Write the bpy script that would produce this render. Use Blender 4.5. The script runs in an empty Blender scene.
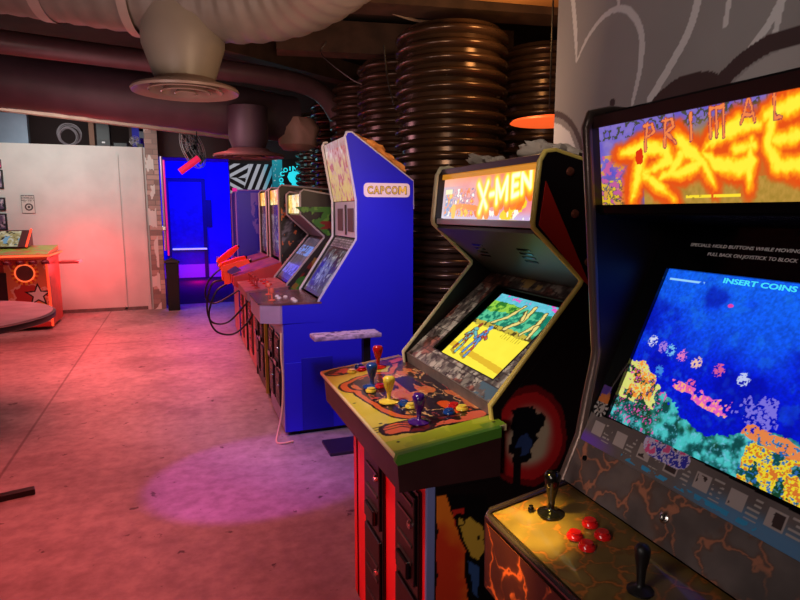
import bpy, bmesh, math, random
import numpy as np
from mathutils import Vector, Matrix
PI = math.pi
random.seed(7)
SC = bpy.context.scene
COL = SC.collection

# ------------------------------------------------------------------ camera
EYE = 1.48
FPX = 600.0
_p = math.atan((300 - 212) / FPX)
_w = math.atan((400 - 178) / FPX * math.cos(_p))
CF = np.array([math.sin(_w) * math.cos(_p), math.cos(_w) * math.cos(_p), -math.sin(_p)])
CR = np.array([math.cos(_w), -math.sin(_w), 0.0])
CU = np.cross(CR, CF)
CC = np.array([0, 0, EYE])
cd = bpy.data.cameras.new('camera'); cam = bpy.data.objects.new('camera', cd); COL.objects.link(cam)
cd.sensor_width = 36.0; cd.lens = FPX / 800 * 36.0; cd.clip_start = 0.05
cam.matrix_world = Matrix(((CR[0], CU[0], -CF[0], 0), (CR[1], CU[1], -CF[1], 0), (CR[2], CU[2], -CF[2], EYE), (0, 0, 0, 1)))
SC.camera = cam

# ------------------------------------------------------------------ exposure and world
vs = SC.view_settings
vs.view_transform = 'Standard'; vs.look = 'None'; vs.exposure = 0.0; vs.gamma = 1.0; vs.use_curve_mapping = False
wd = bpy.data.worlds.new('World'); SC.world = wd; wd.use_nodes = True
wd.node_tree.nodes['Background'].inputs[0].default_value = (0.5, 0.42, 0.42, 1)
wd.node_tree.nodes['Background'].inputs[1].default_value = 0.02

# ------------------------------------------------------------------ lights
def lamp(name, kind, loc, energy, color, target=None, size=0.5, size_y=None, spot=60, blend=0.3, spread=180):
    l = bpy.data.lights.new(name, kind); l.energy = energy; l.color = color
    if kind == 'AREA':
        l.size = size; l.spread = math.radians(spread)
        if size_y: l.shape = 'RECTANGLE'; l.size_y = size_y
    else:
        l.shadow_soft_size = size
    if kind == 'SPOT':
        l.spot_size = math.radians(spot); l.spot_blend = blend
    o = bpy.data.objects.new(name, l); COL.objects.link(o); o.location = loc
    if target is not None:
        d = Vector(target) - Vector(loc); o.rotation_euler = d.to_track_quat('-Z', 'Y').to_euler()
    return o
lamp('red_ceiling_light', 'AREA', (-0.55, 6.55, 2.42), 84, (1, 0.12, 0.12), (-0.55, 6.55, 0), 2.0, 3.4, spread=105)
lamp('red_front_light', 'AREA', (-0.75, 2.6, 2.9), 22, (1, 0.12, 0.12), (-0.75, 2.6, 0), 1.0, spread=84)
lamp('red_machine_light', 'POINT', (-1.25, 9.35, 0.8), 26, (1, 0.03, 0.04), size=0.15)
lamp('red_door_fill', 'SPOT', (-0.9, 1.75, 0.55), 45, (1, 0.05, 0.06), (0.55, 1.75, 0.38), 0.1, spot=40, blend=0.5)  # unseen low spot placed so red falls on the cabinet front only
lamp('pale_wall_light', 'AREA', (-1.5, 8.3, 2.5), 25, (0.92, 1.0, 0.98), (-1.3, 9.9, 2.1), 1.6, 0.4)
lamp('blue_room_light', 'AREA', (0.3, 12.9, 2.5), 60, (0.0, 0.0, 1), (0.3, 13.2, 0), 1.4)
lamp('blue_room_back_light', 'AREA', (0.3, 12.2, 2.2), 120, (0.0, 0.004, 1), (0.3, 14.4, 1.3), 1.2)
lamp('magenta_room_light', 'POINT', (0.35, 13.6, 0.16), 11, (1, 0.0, 0.25), size=0.1)
lamp('magenta_spot', 'SPOT', (-1.6, 2.75, 2.6), 210, (0.72, 0.10, 1.0), (0.36, 3.33, 0), 0.04, spot=20, blend=0.25)
lamp('cold_fill', 'SPOT', (0.35, 1.9, 2.2), 85, (0.4, 0.38, 1.0), (1.1, 3.9, 0.5), 0.15, spot=60, blend=0.6)  # unseen flood added to bring out the blue cabinet side
lamp('warm_column_fill', 'AREA', (0.7, 2.6, 1.9), 18, (1, 0.66, 0.40), (1.9, 4.6, 2.3), 0.5)  # unseen lamp placed for the warm highlights on the columns
lamp('duct_bounce_fill', 'AREA', (-0.9, 3.0, 1.4), 14, (1, 0.74, 0.68), (0.1, 4.6, 2.9), 0.9)  # unseen lamp added in place of warm bounce off the floor
lamp('mural_light', 'SPOT', (0.1, 0.9, 2.2), 28, (1, 0.92, 0.88), (1.6, 1.9, 2.0), 0.2, spot=70, blend=0.7)
lamp('panel_fill', 'SPOT', (-0.35, 1.75, 2.7), 140, (1, 0.95, 0.84), (0.74, 1.70, 0.95), 0.12, spot=25, blend=0.6)  # unseen spot added to brighten the four player panel and bezel
lamp('near_fill', 'SPOT', (-0.6, 0.45, 1.75), 20, (1, 0.9, 0.84), (0.80, 0.75, 1.15), 0.2, spot=45, blend=0.8)  # unseen fill added to brighten the nearest cabinet's front and print
lamp('low_side_fill', 'SPOT', (-0.5, 0.2, 1.2), 30, (1, 0.8, 0.72), (0.85, 1.36, 0.65), 0.2, spot=36, blend=0.7)  # unseen spot added to brighten the near side artwork
lamp('far_row_light', 'AREA', (-0.1, 6.2, 2.3), 16, (1, 0.5, 0.6), (0.7, 6.0, 1.0), 0.8)
lamp('far_duct_light', 'AREA', (-0.6, 6.0, 1.7), 7, (1, 0.5, 0.5), (0.3, 7.4, 2.7), 1.2)
lamp('teal_sign_light', 'POINT', (1.35, 9.3, 2.3), 1.8, (0.3, 0.9, 1.0), size=0.1)
lamp('orange_lamp_light', 'POINT', (2.3, 3.9, 2.75), 12, (1, 0.5, 0.16), size=0.1)
lamp('amber_reflection_spot', 'SPOT', (0.40, 0.98, 1.28), 60, (1, 0.72, 0.12), (0.588, 0.925, 0.88), 0.03, spot=30, blend=1.0)  # unseen spot added to stand in for the golden reflection on the panel

# ------------------------------------------------------------------ helpers: pixels to points on a stated plane
def ray(px, py): return CF + CR * (px - 400) / FPX - CU * (py - 300) / FPX
def on_x(px, py, x): r = ray(px, py); return CC + r * x / r[0]
def on_y(px, py, y): r = ray(px, py); return CC + r * y / r[1]
def on_z(px, py, z): r = ray(px, py); return CC + r * (z - EYE) / r[2]

# ------------------------------------------------------------------ materials
def s2l(c):
    c = np.asarray(c, float); c = c / 255.0 if c.max() > 1.001 else c
    return np.where(c <= 0.04045, c / 12.92, ((c + 0.055) / 1.055) ** 2.4)
MATS = {}
def M(key, color=(128, 128, 128), rough=0.5, metal=0.0, emit=0.0, noise=0.0, nscale=8.0, bump=0.0, coat=0.0, color2=None, spec=0.5):
    if key in MATS: return MATS[key]
    m = bpy.data.materials.new(key); m.use_nodes = True; nt = m.node_tree; b = nt.nodes['Principled BSDF']
    c = tuple(s2l(color)) + (1,)
    b.inputs['Base Color'].default_value = c; b.inputs['Roughness'].default_value = rough; b.inputs['Metallic'].default_value = metal
    b.inputs['Coat Weight'].default_value = coat; b.inputs['Specular IOR Level'].default_value = spec
    if emit:
        b.inputs['Emission Color'].default_value = c; b.inputs['Emission Strength'].default_value = emit
    if noise or bump:
        tc = nt.nodes.new('ShaderNodeTexCoord'); n = nt.nodes.new('ShaderNodeTexNoise')
        n.inputs['Scale'].default_value = nscale; n.inputs['Detail'].default_value = 6
        nt.links.new(tc.outputs['Object'], n.inputs['Vector'])
        if noise:
            r = nt.nodes.new('ShaderNodeValToRGB'); c2 = tuple(s2l(color2)) + (1,) if color2 is not None else tuple(v * (1 - noise) for v in c[:3]) + (1,)
            r.color_ramp.elements[0].position = 0.35; r.color_ramp.elements[1].position = 0.65
            r.color_ramp.elements[0].color = c2; r.color_ramp.elements[1].color = c
            nt.links.new(n.outputs['Fac'], r.inputs['Fac']); nt.links.new(r.outputs['Color'], b.inputs['Base Color'])
            if emit: nt.links.new(r.outputs['Color'], b.inputs['Emission Color'])
        if bump:
            bp = nt.nodes.new('ShaderNodeBump'); bp.inputs['Strength'].default_value = bump; bp.inputs['Distance'].default_value = 0.02
            nt.links.new(n.outputs['Fac'], bp.inputs['Height']); nt.links.new(bp.outputs['Normal'], b.inputs['Normal'])
    MATS[key] = m
    return m
def MA(key, emit=0.0, rough=0.5, coat=0.0, bump=0.0):
    """printed or glowing artwork: colours come from the mesh's own colour attribute"""
    if key in MATS: return MATS[key]
    m = bpy.data.materials.new(key); m.use_nodes = True; nt = m.node_tree; b = nt.nodes['Principled BSDF']
    a = nt.nodes.new('ShaderNodeAttribute'); a.attribute_name = 'Col'
    b.inputs['Roughness'].default_value = rough; b.inputs['Coat Weight'].default_value = coat
    if emit:
        b.inputs['Base Color'].default_value = (0.01, 0.01, 0.01, 1)
        b.inputs['Specular IOR Level'].default_value = 0.15; nt.links.new(a.outputs['Color'], b.inputs['Emission Color']); b.inputs['Emission Strength'].default_value = emit
    else:
        nt.links.new(a.outputs['Color'], b.inputs['Base Color'])
    if bump:
        n = nt.nodes.new('ShaderNodeTexNoise'); n.inputs['Scale'].default_value = 30; bp = nt.nodes.new('ShaderNodeBump')
        bp.inputs['Strength'].default_value = bump; bp.inputs['Distance'].default_value = 0.01
        nt.links.new(n.outputs['Fac'], bp.inputs['Height']); nt.links.new(bp.outputs['Normal'], b.inputs['Normal'])
    MATS[key] = m
    return m

# ------------------------------------------------------------------ object helpers
WL = {}
def thing(name, label, cat, loc, group=None):
    o = bpy.data.objects.new(name, None); COL.objects.link(o); o.location = loc; o.empty_display_size = 0.1
    WL[o.name] = Vector(loc); o['label'] = label; o['category'] = cat
    if group: o['group'] = group
    return o
def tag(o, label, cat, group=None):
    o['label'] = label; o['category'] = cat
    if group: o['group'] = group
    return o
def link(name, me, mat, parent=None, org=None, label=None):
    o = bpy.data.objects.new(name, me); COL.objects.link(o)
    if mat is not None:
        me.materials.clear(); me.materials.append(mat)
    if parent is not None:
        o.parent = parent; org_w = WL[parent.name]
        me.transform(Matrix.Translation(-org_w)); WL[o.name] = org_w
    elif org is not None:
        me.transform(Matrix.Translation(-Vector(org))); o.location = org; WL[o.name] = Vector(org)
    else:
        WL[o.name] = Vector((0, 0, 0))
    if label: o['label'] = label
    return o
class B:
    """collects shapes (in place coordinates) and links them as ONE mesh"""
    def __init__(s): s.bm = bmesh.new()
    def box(s, a, b, bev=0.0):
        a = np.minimum(a, b), np.maximum(a, b); lo, hi = a
        r = bmesh.ops.create_cube(s.bm, size=1.0)
        c = (lo + hi) / 2; d = hi - lo
        for v in r['verts']: v.co = Vector((v.co.x * d[0] + c[0], v.co.y * d[1] + c[1], v.co.z * d[2] + c[2]))
        if bev:
            es = list({e for v in r['verts'] for e in v.link_edges})
            bmesh.ops.bevel(s.bm, geom=es, offset=bev, segments=2, affect='EDGES', profile=0.5)
        return s
    def prism(s, pts, axis, a, b):
        """polygon pts in the two other axes, extruded along axis from a to b"""
        def co(p, t):
            if axis == 'y': return (p[0], t, p[1])
            if axis == 'x': return (t, p[0], p[1])
            return (p[0], p[1], t)
        v0 = [s.bm.verts.new(co(p, a)) for p in pts]; v1 = [s.bm.verts.new(co(p, b)) for p in pts]; n = len(pts)
        s.bm.faces.new(v0); s.bm.faces.new(v1[::-1])
        for i in range(n): s.bm.faces.new((v0[i], v1[i], v1[(i + 1) % n], v0[(i + 1) % n]))
        return s
    def slab(s, p, q, y0, y1, t):
        """plate from p to q (x, z) across y0..y1, t thick away from the front"""
        p = np.array(p, float); q = np.array(q, float); d = q - p; d /= np.hypot(*d); n = np.array([d[1], -d[0]]) * t
        return s.prism([p, q, q + n, p + n], 'y', y0, y1)
    def tube(s, path, r, seg=10, closed=False, caps=True):
        path = [Vector(p) for p in path]; n = len(path); rs = r if hasattr(r, '__len__') else [r] * n
        rings = []; up = None
        for i, p in enumerate(path):
            a = path[i - 1] if (i or closed) else path[0]; b = path[(i + 1) % n] if (i < n - 1 or closed) else path[-1]
            t = (b - a).normalized() if (b - a).length > 1e-9 else Vector((0, 0, 1))
            if up is None:
                up = Vector((0, 0, 1)) if abs(t.z) < 0.9 else Vector((1, 0, 0))
            u = (up - t * up.dot(t))
            u = u.normalized() if u.length > 1e-6 else t.orthogonal().normalized()
            up = u; w = t.cross(u)
            rings.append([s.bm.verts.new(p + (u * math.cos(k * 2 * PI / seg) + w * math.sin(k * 2 * PI / seg)) * rs[i]) for k in range(seg)])
        m = n if closed else n - 1
        for i in range(m):
            A = rings[i]; Bq = rings[(i + 1) % n]
            for k in range(seg): s.bm.faces.new((A[k], A[(k + 1) % seg], Bq[(k + 1) % seg], Bq[k]))
        if caps and not closed:
            s.bm.faces.new(rings[0][::-1]); s.bm.faces.new(rings[-1])
        return s
    def lathe(s, prof, c=(0, 0, 0), seg=24, axis=None):
        """profile of (radius, height), turned about z (or about axis vector) at c"""
        rot = Vector((0, 0, 1)).rotation_difference(Vector(axis)).to_matrix() if axis is not None else Matrix.Identity(3)
        c = Vector(c); rings = []
        for r, h in prof:
            if r < 1e-6: rings.append([s.bm.verts.new(c + rot @ Vector((0, 0, h)))])
            else: rings.append([s.bm.verts.new(c + rot @ Vector((r * math.cos(k * 2 * PI / seg), r * math.sin(k * 2 * PI / seg), h))) for k in range(seg)])
        for A, Q in zip(rings, rings[1:]):
            for k in range(seg):
                k2 = (k + 1) % seg
                if len(A) == 1 and len(Q) == 1: continue
                if len(A) == 1: s.bm.faces.new((A[0], Q[k2], Q[k]))
                elif len(Q) == 1: s.bm.faces.new((A[k], A[k2], Q[0]))
                else: s.bm.faces.new((A[k], A[k2], Q[k2], Q[k]))
        return s
    def build(s, name, mat, parent=None, smooth=False, org=None, label=None, recalc=True):
        if recalc: bmesh.ops.recalc_face_normals(s.bm, faces=s.bm.faces[:])
        me = bpy.data.meshes.new(name); s.bm.to_mesh(me); s.bm.free()
        if smooth:
            me.polygons.foreach_set('use_smooth', [True] * len(me.polygons)); me.set_sharp_from_angle(angle=math.radians(50))
        return link(name, me, mat, parent, org, label)
def islands(b, name, mat, parent, smooth=False):
    """every separate piece of a builder becomes a part of its own"""
    bm = b.bm; bm.verts.index_update(); seen = set(); out = []
    for v in list(bm.verts):
        if v in seen: continue
        st = [v]; comp = {v}
        while st:
            for e in st.pop().link_edges:
                for q in e.verts:
                    if q not in comp: comp.add(q); st.append(q)
        seen |= comp; out.append(comp)
    for comp in out:
        nb = B(); mp = {q: nb.bm.verts.new(q.co) for q in comp}
        for f in {f for q in comp for f in q.link_faces}: nb.bm.faces.new([mp[q] for q in f.verts])
        nb.build(name, mat, parent, smooth)
    bm.free()
def structure(o): o['kind'] = 'structure'; return o
def spline(pts, n=8):
    P = [np.array(p, float) for p in pts]; P = [2 * P[0] - P[1]] + P + [2 * P[-1] - P[-2]]; out = []
    for i in range(1, len(P) - 2):
        for k in range(n):
            t = k / n; a, b, c, d = P[i - 1:i + 3]
            out.append(0.5 * (2 * b + (c - a) * t + (2 * a - 5 * b + 4 * c - d) * t * t + (3 * b - a - 3 * c + d) * t ** 3))
    out.append(P[-2]); return out
def dup(o, parent=None, loc=None, label=None):
    c = o.copy(); COL.objects.link(c)
    if parent is not None: c.parent = parent
    if loc is not None: c.location = loc
    if label: c['label'] = label
    for ch in list(o.children): dup(ch, c)
    return c

# ------------------------------------------------------------------ artwork: python colour functions on dense grids
def vnoise(x, y, seed=0):
    xi = np.floor(x).astype(int); yi = np.floor(y).astype(int); fx = x - xi; fy = y - yi
    def h(a, b):
        v = np.sin(a * 127.1 + b * 311.7 + seed * 74.7) * 43758.5453
        return v - np.floor(v)
    fx = fx * fx * (3 - 2 * fx); fy = fy * fy * (3 - 2 * fy)
    return (h(xi, yi) * (1 - fx) + h(xi + 1, yi) * fx) * (1 - fy) + (h(xi, yi + 1) * (1 - fx) + h(xi + 1, yi + 1) * fx) * fy
def fbm(x, y, seed=0, o=4):
    s = 0; a = 0.5; t = 0
    for i in range(o):
        s = s + a * vnoise(x * 2 ** i, y * 2 ** i, seed + i); t += a; a *= 0.5
    return s / t
def segd(u, v, pts):
    """distance to a polyline, with the place along it"""
    d = np.full(u.shape, 1e9)
    for a, b in zip(pts, pts[1:]):
        ax, ay = a[:2]; bx, by = b[:2]; dx, dy = bx - ax, by - ay; L = dx * dx + dy * dy + 1e-12
        t = np.clip(((u - ax) * dx + (v - ay) * dy) / L, 0, 1); w = 0
        if len(a) > 2: w = a[2] + (b[2] - a[2]) * t
        d = np.minimum(d, np.hypot(u - ax - dx * t, v - ay - dy * t) - w)
    return d
def inpoly(u, v, pts):
    r = np.zeros(u.shape, bool); n = len(pts)
    for i in range(n):
        (x1, y1), (x2, y2) = pts[i], pts[(i + 1) % n]
        if y1 == y2: continue
        r ^= ((v < y1) != (v < y2)) & (u < (x2 - x1) * (v - y1) / (y2 - y1) + x1)
    return r
def mix(a, b, t):
    t = np.clip(t, 0, 1)[..., None]; return a * (1 - t) + b * t
def const(u, c): return np.broadcast_to(np.array(c, float), u.shape + (3,)).copy()
def put(img, mask, c): img[mask] = np.array(c, float); return img
def sm(x, a, b): t = np.clip((x - a) / (b - a), 0, 1); return t * t * (3 - 2 * t)
def art(name, O, U, V, nu, nv, fn, mat, parent=None, t=0.006, hole=None, curve=0.0, label=None, org=None):
    """printed plate: corner O, edge vectors U and V, colours from fn(u in metres, v in metres)"""
    O, U, V = (np.array(a, float) for a in (O, U, V)); W = np.linalg.norm(U); H = np.linalg.norm(V)
    n = np.cross(U, V); n /= np.linalg.norm(n)
    u, v = np.meshgrid(np.linspace(0, 1, nu + 1), np.linspace(0, 1, nv + 1))
    P = O + u[..., None] * U + v[..., None] * V
    if curve: P = P + n * (curve * (1 - (2 * u - 1) ** 2) * (1 - (2 * v - 1) ** 2))[..., None]
    col = s2l(np.clip(fn(u * W, v * H), 0, 255) / 255.0 * 0.9999)
    N = (nu + 1) * (nv + 1)
    idx = np.arange(N).reshape(nv + 1, nu + 1)
    f = np.stack([idx[:-1, :-1], idx[:-1, 1:], idx[1:, 1:], idx[1:, :-1]], -1).reshape(-1, 4)
    if hole is not None:
        uc = ((u[:-1, :-1] + u[1:, 1:]) / 2 * W).ravel(); vc = ((v[:-1, :-1] + v[1:, 1:]) / 2 * H).ravel()
        f = f[~hole(uc, vc)]
    verts = P.reshape(-1, 3)
    faces = f.tolist()
    if hole is None:
        back = np.array([O, O + U, O + U + V, O + V]) - n * t
        bot = idx[0, :].tolist(); rgt = idx[:, -1].tolist(); top = idx[-1, :].tolist(); lef = idx[:, 0].tolist()
        faces += [bot[::-1] + [N, N + 1], rgt[::-1] + [N + 1, N + 2], top + [N + 2, N + 3], lef + [N + 3, N], [N + 3, N + 2, N + 1, N]]
        bcol = np.tile(col.reshape(-1, 3).mean(0) * 0.6, (4, 1))
    else:
        # plate with an opening or a cut outline: close every open edge with a wall t deep
        e = np.concatenate([f[:, [0, 1]], f[:, [1, 2]], f[:, [2, 3]], f[:, [3, 0]]]); key = np.sort(e, 1)
        _, inv, cnt = np.unique(key[:, 0] * N + key[:, 1], return_inverse=True, return_counts=True)
        e = e[cnt[inv.ravel()] == 1]; ids = np.unique(e); pos = np.full(N, -1); pos[ids] = N + np.arange(len(ids))
        back = verts[ids] - n * t; faces += np.stack([e[:, 1], e[:, 0], pos[e[:, 0]], pos[e[:, 1]]], -1).tolist(); bcol = col.reshape(-1, 3)[ids] * 0.6
    verts = np.vstack([verts, back])
    me = bpy.data.meshes.new(name); me.from_pydata(verts.tolist(), [], faces)
    ca = me.color_attributes.new('Col', 'FLOAT_COLOR', 'POINT')
    flat = np.ones((len(verts), 4)); flat[:N, :3] = col.reshape(-1, 3); flat[N:, :3] = bcol
    ca.data.foreach_set('color', flat.ravel().astype(np.float32))
    me.update()
    return link(name, me, mat, parent, org, label)
def lettering(name, text, O, U, V, mat, parent=None, bold=0.0, depth=0.002, shear=0.0, spacing=1.0, label=None):
    """raised letters filling the rectangle O + U + V"""
    cu = bpy.data.curves.new(name, 'FONT'); cu.body = text; cu.extrude = 0.02; cu.offset = bold; cu.shear = shear; cu.space_character = spacing
    cu.align_x = 'LEFT'; cu.resolution_u = 3
    tmp = bpy.data.objects.new(name, cu); COL.objects.link(tmp)
    me = bpy.data.meshes.new_from_object(tmp.evaluated_get(bpy.context.evaluated_depsgraph_get())); bpy.data.objects.remove(tmp); bpy.data.curves.remove(cu)
    n = len(me.vertices); co = np.zeros(n * 3); me.vertices.foreach_get('co', co); co = co.reshape(-1, 3)
    lo, hi = co.min(0), co.max(0); q = (co - lo) / (hi - lo)
    O, U, V = (np.array(a, float) for a in (O, U, V)); nn = np.cross(U, V); nn /= np.linalg.norm(nn)
    P = O + q[:, :1] * U + q[:, 1:2] * V + (q[:, 2:3]) * depth * nn
    me.vertices.foreach_set('co', P.ravel()); me.update(); me.name = name
    return link(name, me, mat, parent, None, label)

# common materials
BLACK = M('black_laminate', (22, 18, 20), 0.45, noise=0.3, nscale=30)
BLACKG = M('black_gloss', (10, 9, 11), 0.15)
CHROME = M('chrome', (200, 195, 190), 0.25, 1.0)
STEEL = M('worn_steel', (120, 112, 108), 0.4, 0.9, noise=0.3, nscale=20)
#STRUCTURE
# ------------------------------------------------------------------ the room
def floor_material():
    m = bpy.data.materials.new('stained_concrete'); m.use_nodes = True; nt = m.node_tree; N = nt.nodes; L = nt.links; b = N['Principled BSDF']
    tc = N.new('ShaderNodeTexCoord')
    def noise(sc, det, rough=0.6):
        n = N.new('ShaderNodeTexNoise'); n.inputs['Scale'].default_value = sc; n.inputs['Detail'].default_value = det; n.inputs['Roughness'].default_value = rough
        L.new(tc.outputs['Object'], n.inputs['Vector']); return n.outputs['Fac']
    def ramp(src, p0, c0, p1, c1):
        r = N.new('ShaderNodeValToRGB'); r.color_ramp.elements[0].position = p0; r.color_ramp.elements[1].position = p1
        r.color_ramp.elements[0].color = c0; r.color_ramp.elements[1].color = c1; L.new(src, r.inputs['Fac']); return r.outputs['Color']
    def mul(a, c, f=1.0):
        x = N.new('ShaderNodeMix'); x.data_type = 'RGBA'; x.blend_type = 'MULTIPLY'; x.inputs['Factor'].default_value = f
        L.new(a, x.inputs['A']); L.new(c, x.inputs['B']); return x.outputs['Result']
    base = ramp(noise(1.6, 8), 0.3, (0.30, 0.28, 0.27, 1), 0.7, (0.50, 0.48, 0.46, 1))
    fine = ramp(noise(14, 8), 0.35, (0.70, 0.67, 0.67, 1), 0.65, (1, 1, 1, 1))
    spots = ramp(noise(9.0, 4, 0.6), 0.305, (0.28, 0.20, 0.22, 1), 0.345, (1, 1, 1, 1))
    grime = ramp(noise(0.9, 3), 0.32, (0.62, 0.60, 0.60, 1), 0.5, (1, 1, 1, 1))
    c = mul(mul(mul(base, fine), spots), grime)
    sep = N.new('ShaderNodeSeparateXYZ'); L.new(tc.outputs['Object'], sep.inputs[0])
    def joint(sock, at, w, c):
        s = N.new('ShaderNodeMath'); s.operation = 'SUBTRACT'; L.new(sock, s.inputs[0]); s.inputs[1].default_value = at
        a = N.new('ShaderNodeMath'); a.operation = 'ABSOLUTE'; L.new(s.outputs[0], a.inputs[0])
        return mul(c, ramp(a.outputs[0], w * 0.5, (0.5, 0.46, 0.46, 1), w * 1.5, (1, 1, 1, 1)))
    c = joint(sep.outputs['X'], -1.02, 0.008, c); c = joint(sep.outputs['Y'], 7.4, 0.01, c)
    L.new(c, b.inputs['Base Color']); b.inputs['Roughness'].default_value = 0.55
    bp = N.new('ShaderNodeBump'); bp.inputs['Strength'].default_value = 0.15; bp.inputs['Distance'].default_value = 0.01
    L.new(noise(20, 8), bp.inputs['Height']); L.new(bp.outputs['Normal'], b.inputs['Normal'])
    return m
structure(B().box((-5, -2.5, -0.1), (4.3, 10.25, 0)).build('floor', floor_material()))
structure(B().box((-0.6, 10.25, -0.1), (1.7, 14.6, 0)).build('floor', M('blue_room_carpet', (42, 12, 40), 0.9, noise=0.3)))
structure(B().box((-5, -2.5, 3.4), (4.3, 14.6, 3.5)).build('ceiling', M('dark_ceiling', (60, 46, 36), 0.8, noise=0.5, nscale=3)))
structure(B().box((-5.1, -2.5, 0), (-5, 14.6, 3.4)).build('wall_left', M('dark_wall', (70, 50, 50), 0.8)))
structure(B().box((-5, -2.6, 0), (4.3, -2.5, 3.4)).build('wall_front', M('dark_wall')))
structure(B().box((4.2, -2.5, 0), (4.3, 10.05, 3.4)).build('wall_right', M('brown_boards', (80, 50, 30), 0.7, noise=0.4, nscale=5)))
structure(B().box((-5, 11.2, 0), (-0.6, 11.3, 3.4)).build('wall_back', M('dark_wall')))
PALE = M('pale_painted_board', (214, 208, 200), 0.6, noise=0.12, nscale=3)
w = B().box((-5, 9.9, 0), (-0.42, 10.15, 2.43))
structure(w.build('wall_partition', PALE))
structure(B().box((-0.83, 9.885, 0.02), (-0.79, 9.9, 2.3)).build('trim_1', PALE))
structure(B().box((-0.50, 9.87, 0), (-0.455, 9.9, 2.43)).build('trim_2', PALE))
structure(B().box((-5, 9.885, 0), (-0.5, 9.9, 0.05)).build('baseboard_back', M('grubby_board', (120, 105, 100), 0.7, noise=0.4)))
def brick_fn(u, v):
    row = np.floor(v / 0.075); uu = u / 0.21 + 0.5 * (row % 2); fx = (uu % 1) * 0.21; fy = v % 0.075
    mort = (fx < 0.012) | (fy < 0.012)
    c = const(u, (186, 154, 142)) * (0.75 + 0.4 * vnoise(np.floor(uu), row, 3))[..., None]
    c = put(c, mort, (140, 120, 112))
    pl = fbm(u * 9, v * 5, 11) > 0.54
    pl &= u < 0.11
    return put(c, pl, (225, 215, 205))
pb = B().box((-0.42, 9.856, 0), (-0.24, 10.2, 3.4)); structure(pb.build('wall_pillar', M('old_brick', (120, 96, 88), 0.85, noise=0.3, nscale=20)))
o = art('trim_3', (-0.42, 9.85, 0.0), (0.18, 0, 0), (0, 0, 3.4), 36, 500, brick_fn, MA('brick_face', 0, 0.85, bump=0.5)); structure(o)
# doorway, lintel and the wall right of it
structure(B().box((-0.24, 10.1, 2.32), (0.80, 10.25, 3.4)).build('wall_lintel', M('dark_wall')))
structure(B().box((0.80, 10.05, 0), (4.3, 10.25, 3.4)).build('wall_back', M('charcoal_wall', (50, 44, 46), 0.8)))
# the room lit blue beyond
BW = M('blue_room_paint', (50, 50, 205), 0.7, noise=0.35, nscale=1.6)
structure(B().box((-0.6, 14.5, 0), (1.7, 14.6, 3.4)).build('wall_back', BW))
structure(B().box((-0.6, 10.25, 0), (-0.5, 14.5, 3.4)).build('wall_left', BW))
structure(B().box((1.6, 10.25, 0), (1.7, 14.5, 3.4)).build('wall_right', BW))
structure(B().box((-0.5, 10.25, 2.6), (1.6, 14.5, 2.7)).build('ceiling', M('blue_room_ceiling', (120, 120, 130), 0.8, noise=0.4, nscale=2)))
structure(B().box((-0.5, 14.425, 0), (1.6, 14.5, 0.30)).build('baseboard_back', M('pale_light_band', (200, 190, 200), 0.5)))  # band added at the wall foot to show the magenta light
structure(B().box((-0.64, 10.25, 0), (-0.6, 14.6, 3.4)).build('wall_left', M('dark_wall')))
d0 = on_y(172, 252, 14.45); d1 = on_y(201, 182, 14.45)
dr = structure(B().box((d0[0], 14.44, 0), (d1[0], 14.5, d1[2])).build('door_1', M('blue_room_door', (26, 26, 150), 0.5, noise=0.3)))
fr = B()
fr.box((d0[0] - 0.08, 14.38, 0), (d0[0], 14.5, d1[2] + 0.08)).box((d1[0], 14.40, 0), (d1[0] + 0.08, 14.5, d1[2] + 0.08)).box((d0[0], 14.40, d1[2]), (d1[0], 14.5, d1[2] + 0.08))
structure(fr.build('trim_4', M('dark_frame', (16, 16, 60), 0.5)))
pz = on_y(175, 249.5, 14.35)[2]
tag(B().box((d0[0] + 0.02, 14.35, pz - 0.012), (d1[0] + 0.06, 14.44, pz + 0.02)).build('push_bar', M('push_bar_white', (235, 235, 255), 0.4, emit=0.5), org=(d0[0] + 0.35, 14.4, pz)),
    'pale horizontal push bar across the door in the blue room', 'bar')
tag(B().box((0.60, 14.44, 1.15), (0.72, 14.5, 1.75)).build('wall_phone', M('dark_frame'), org=(0.66, 14.47, 1.15)), 'small dark box on the back wall of the blue room right of its door', 'box')

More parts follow.
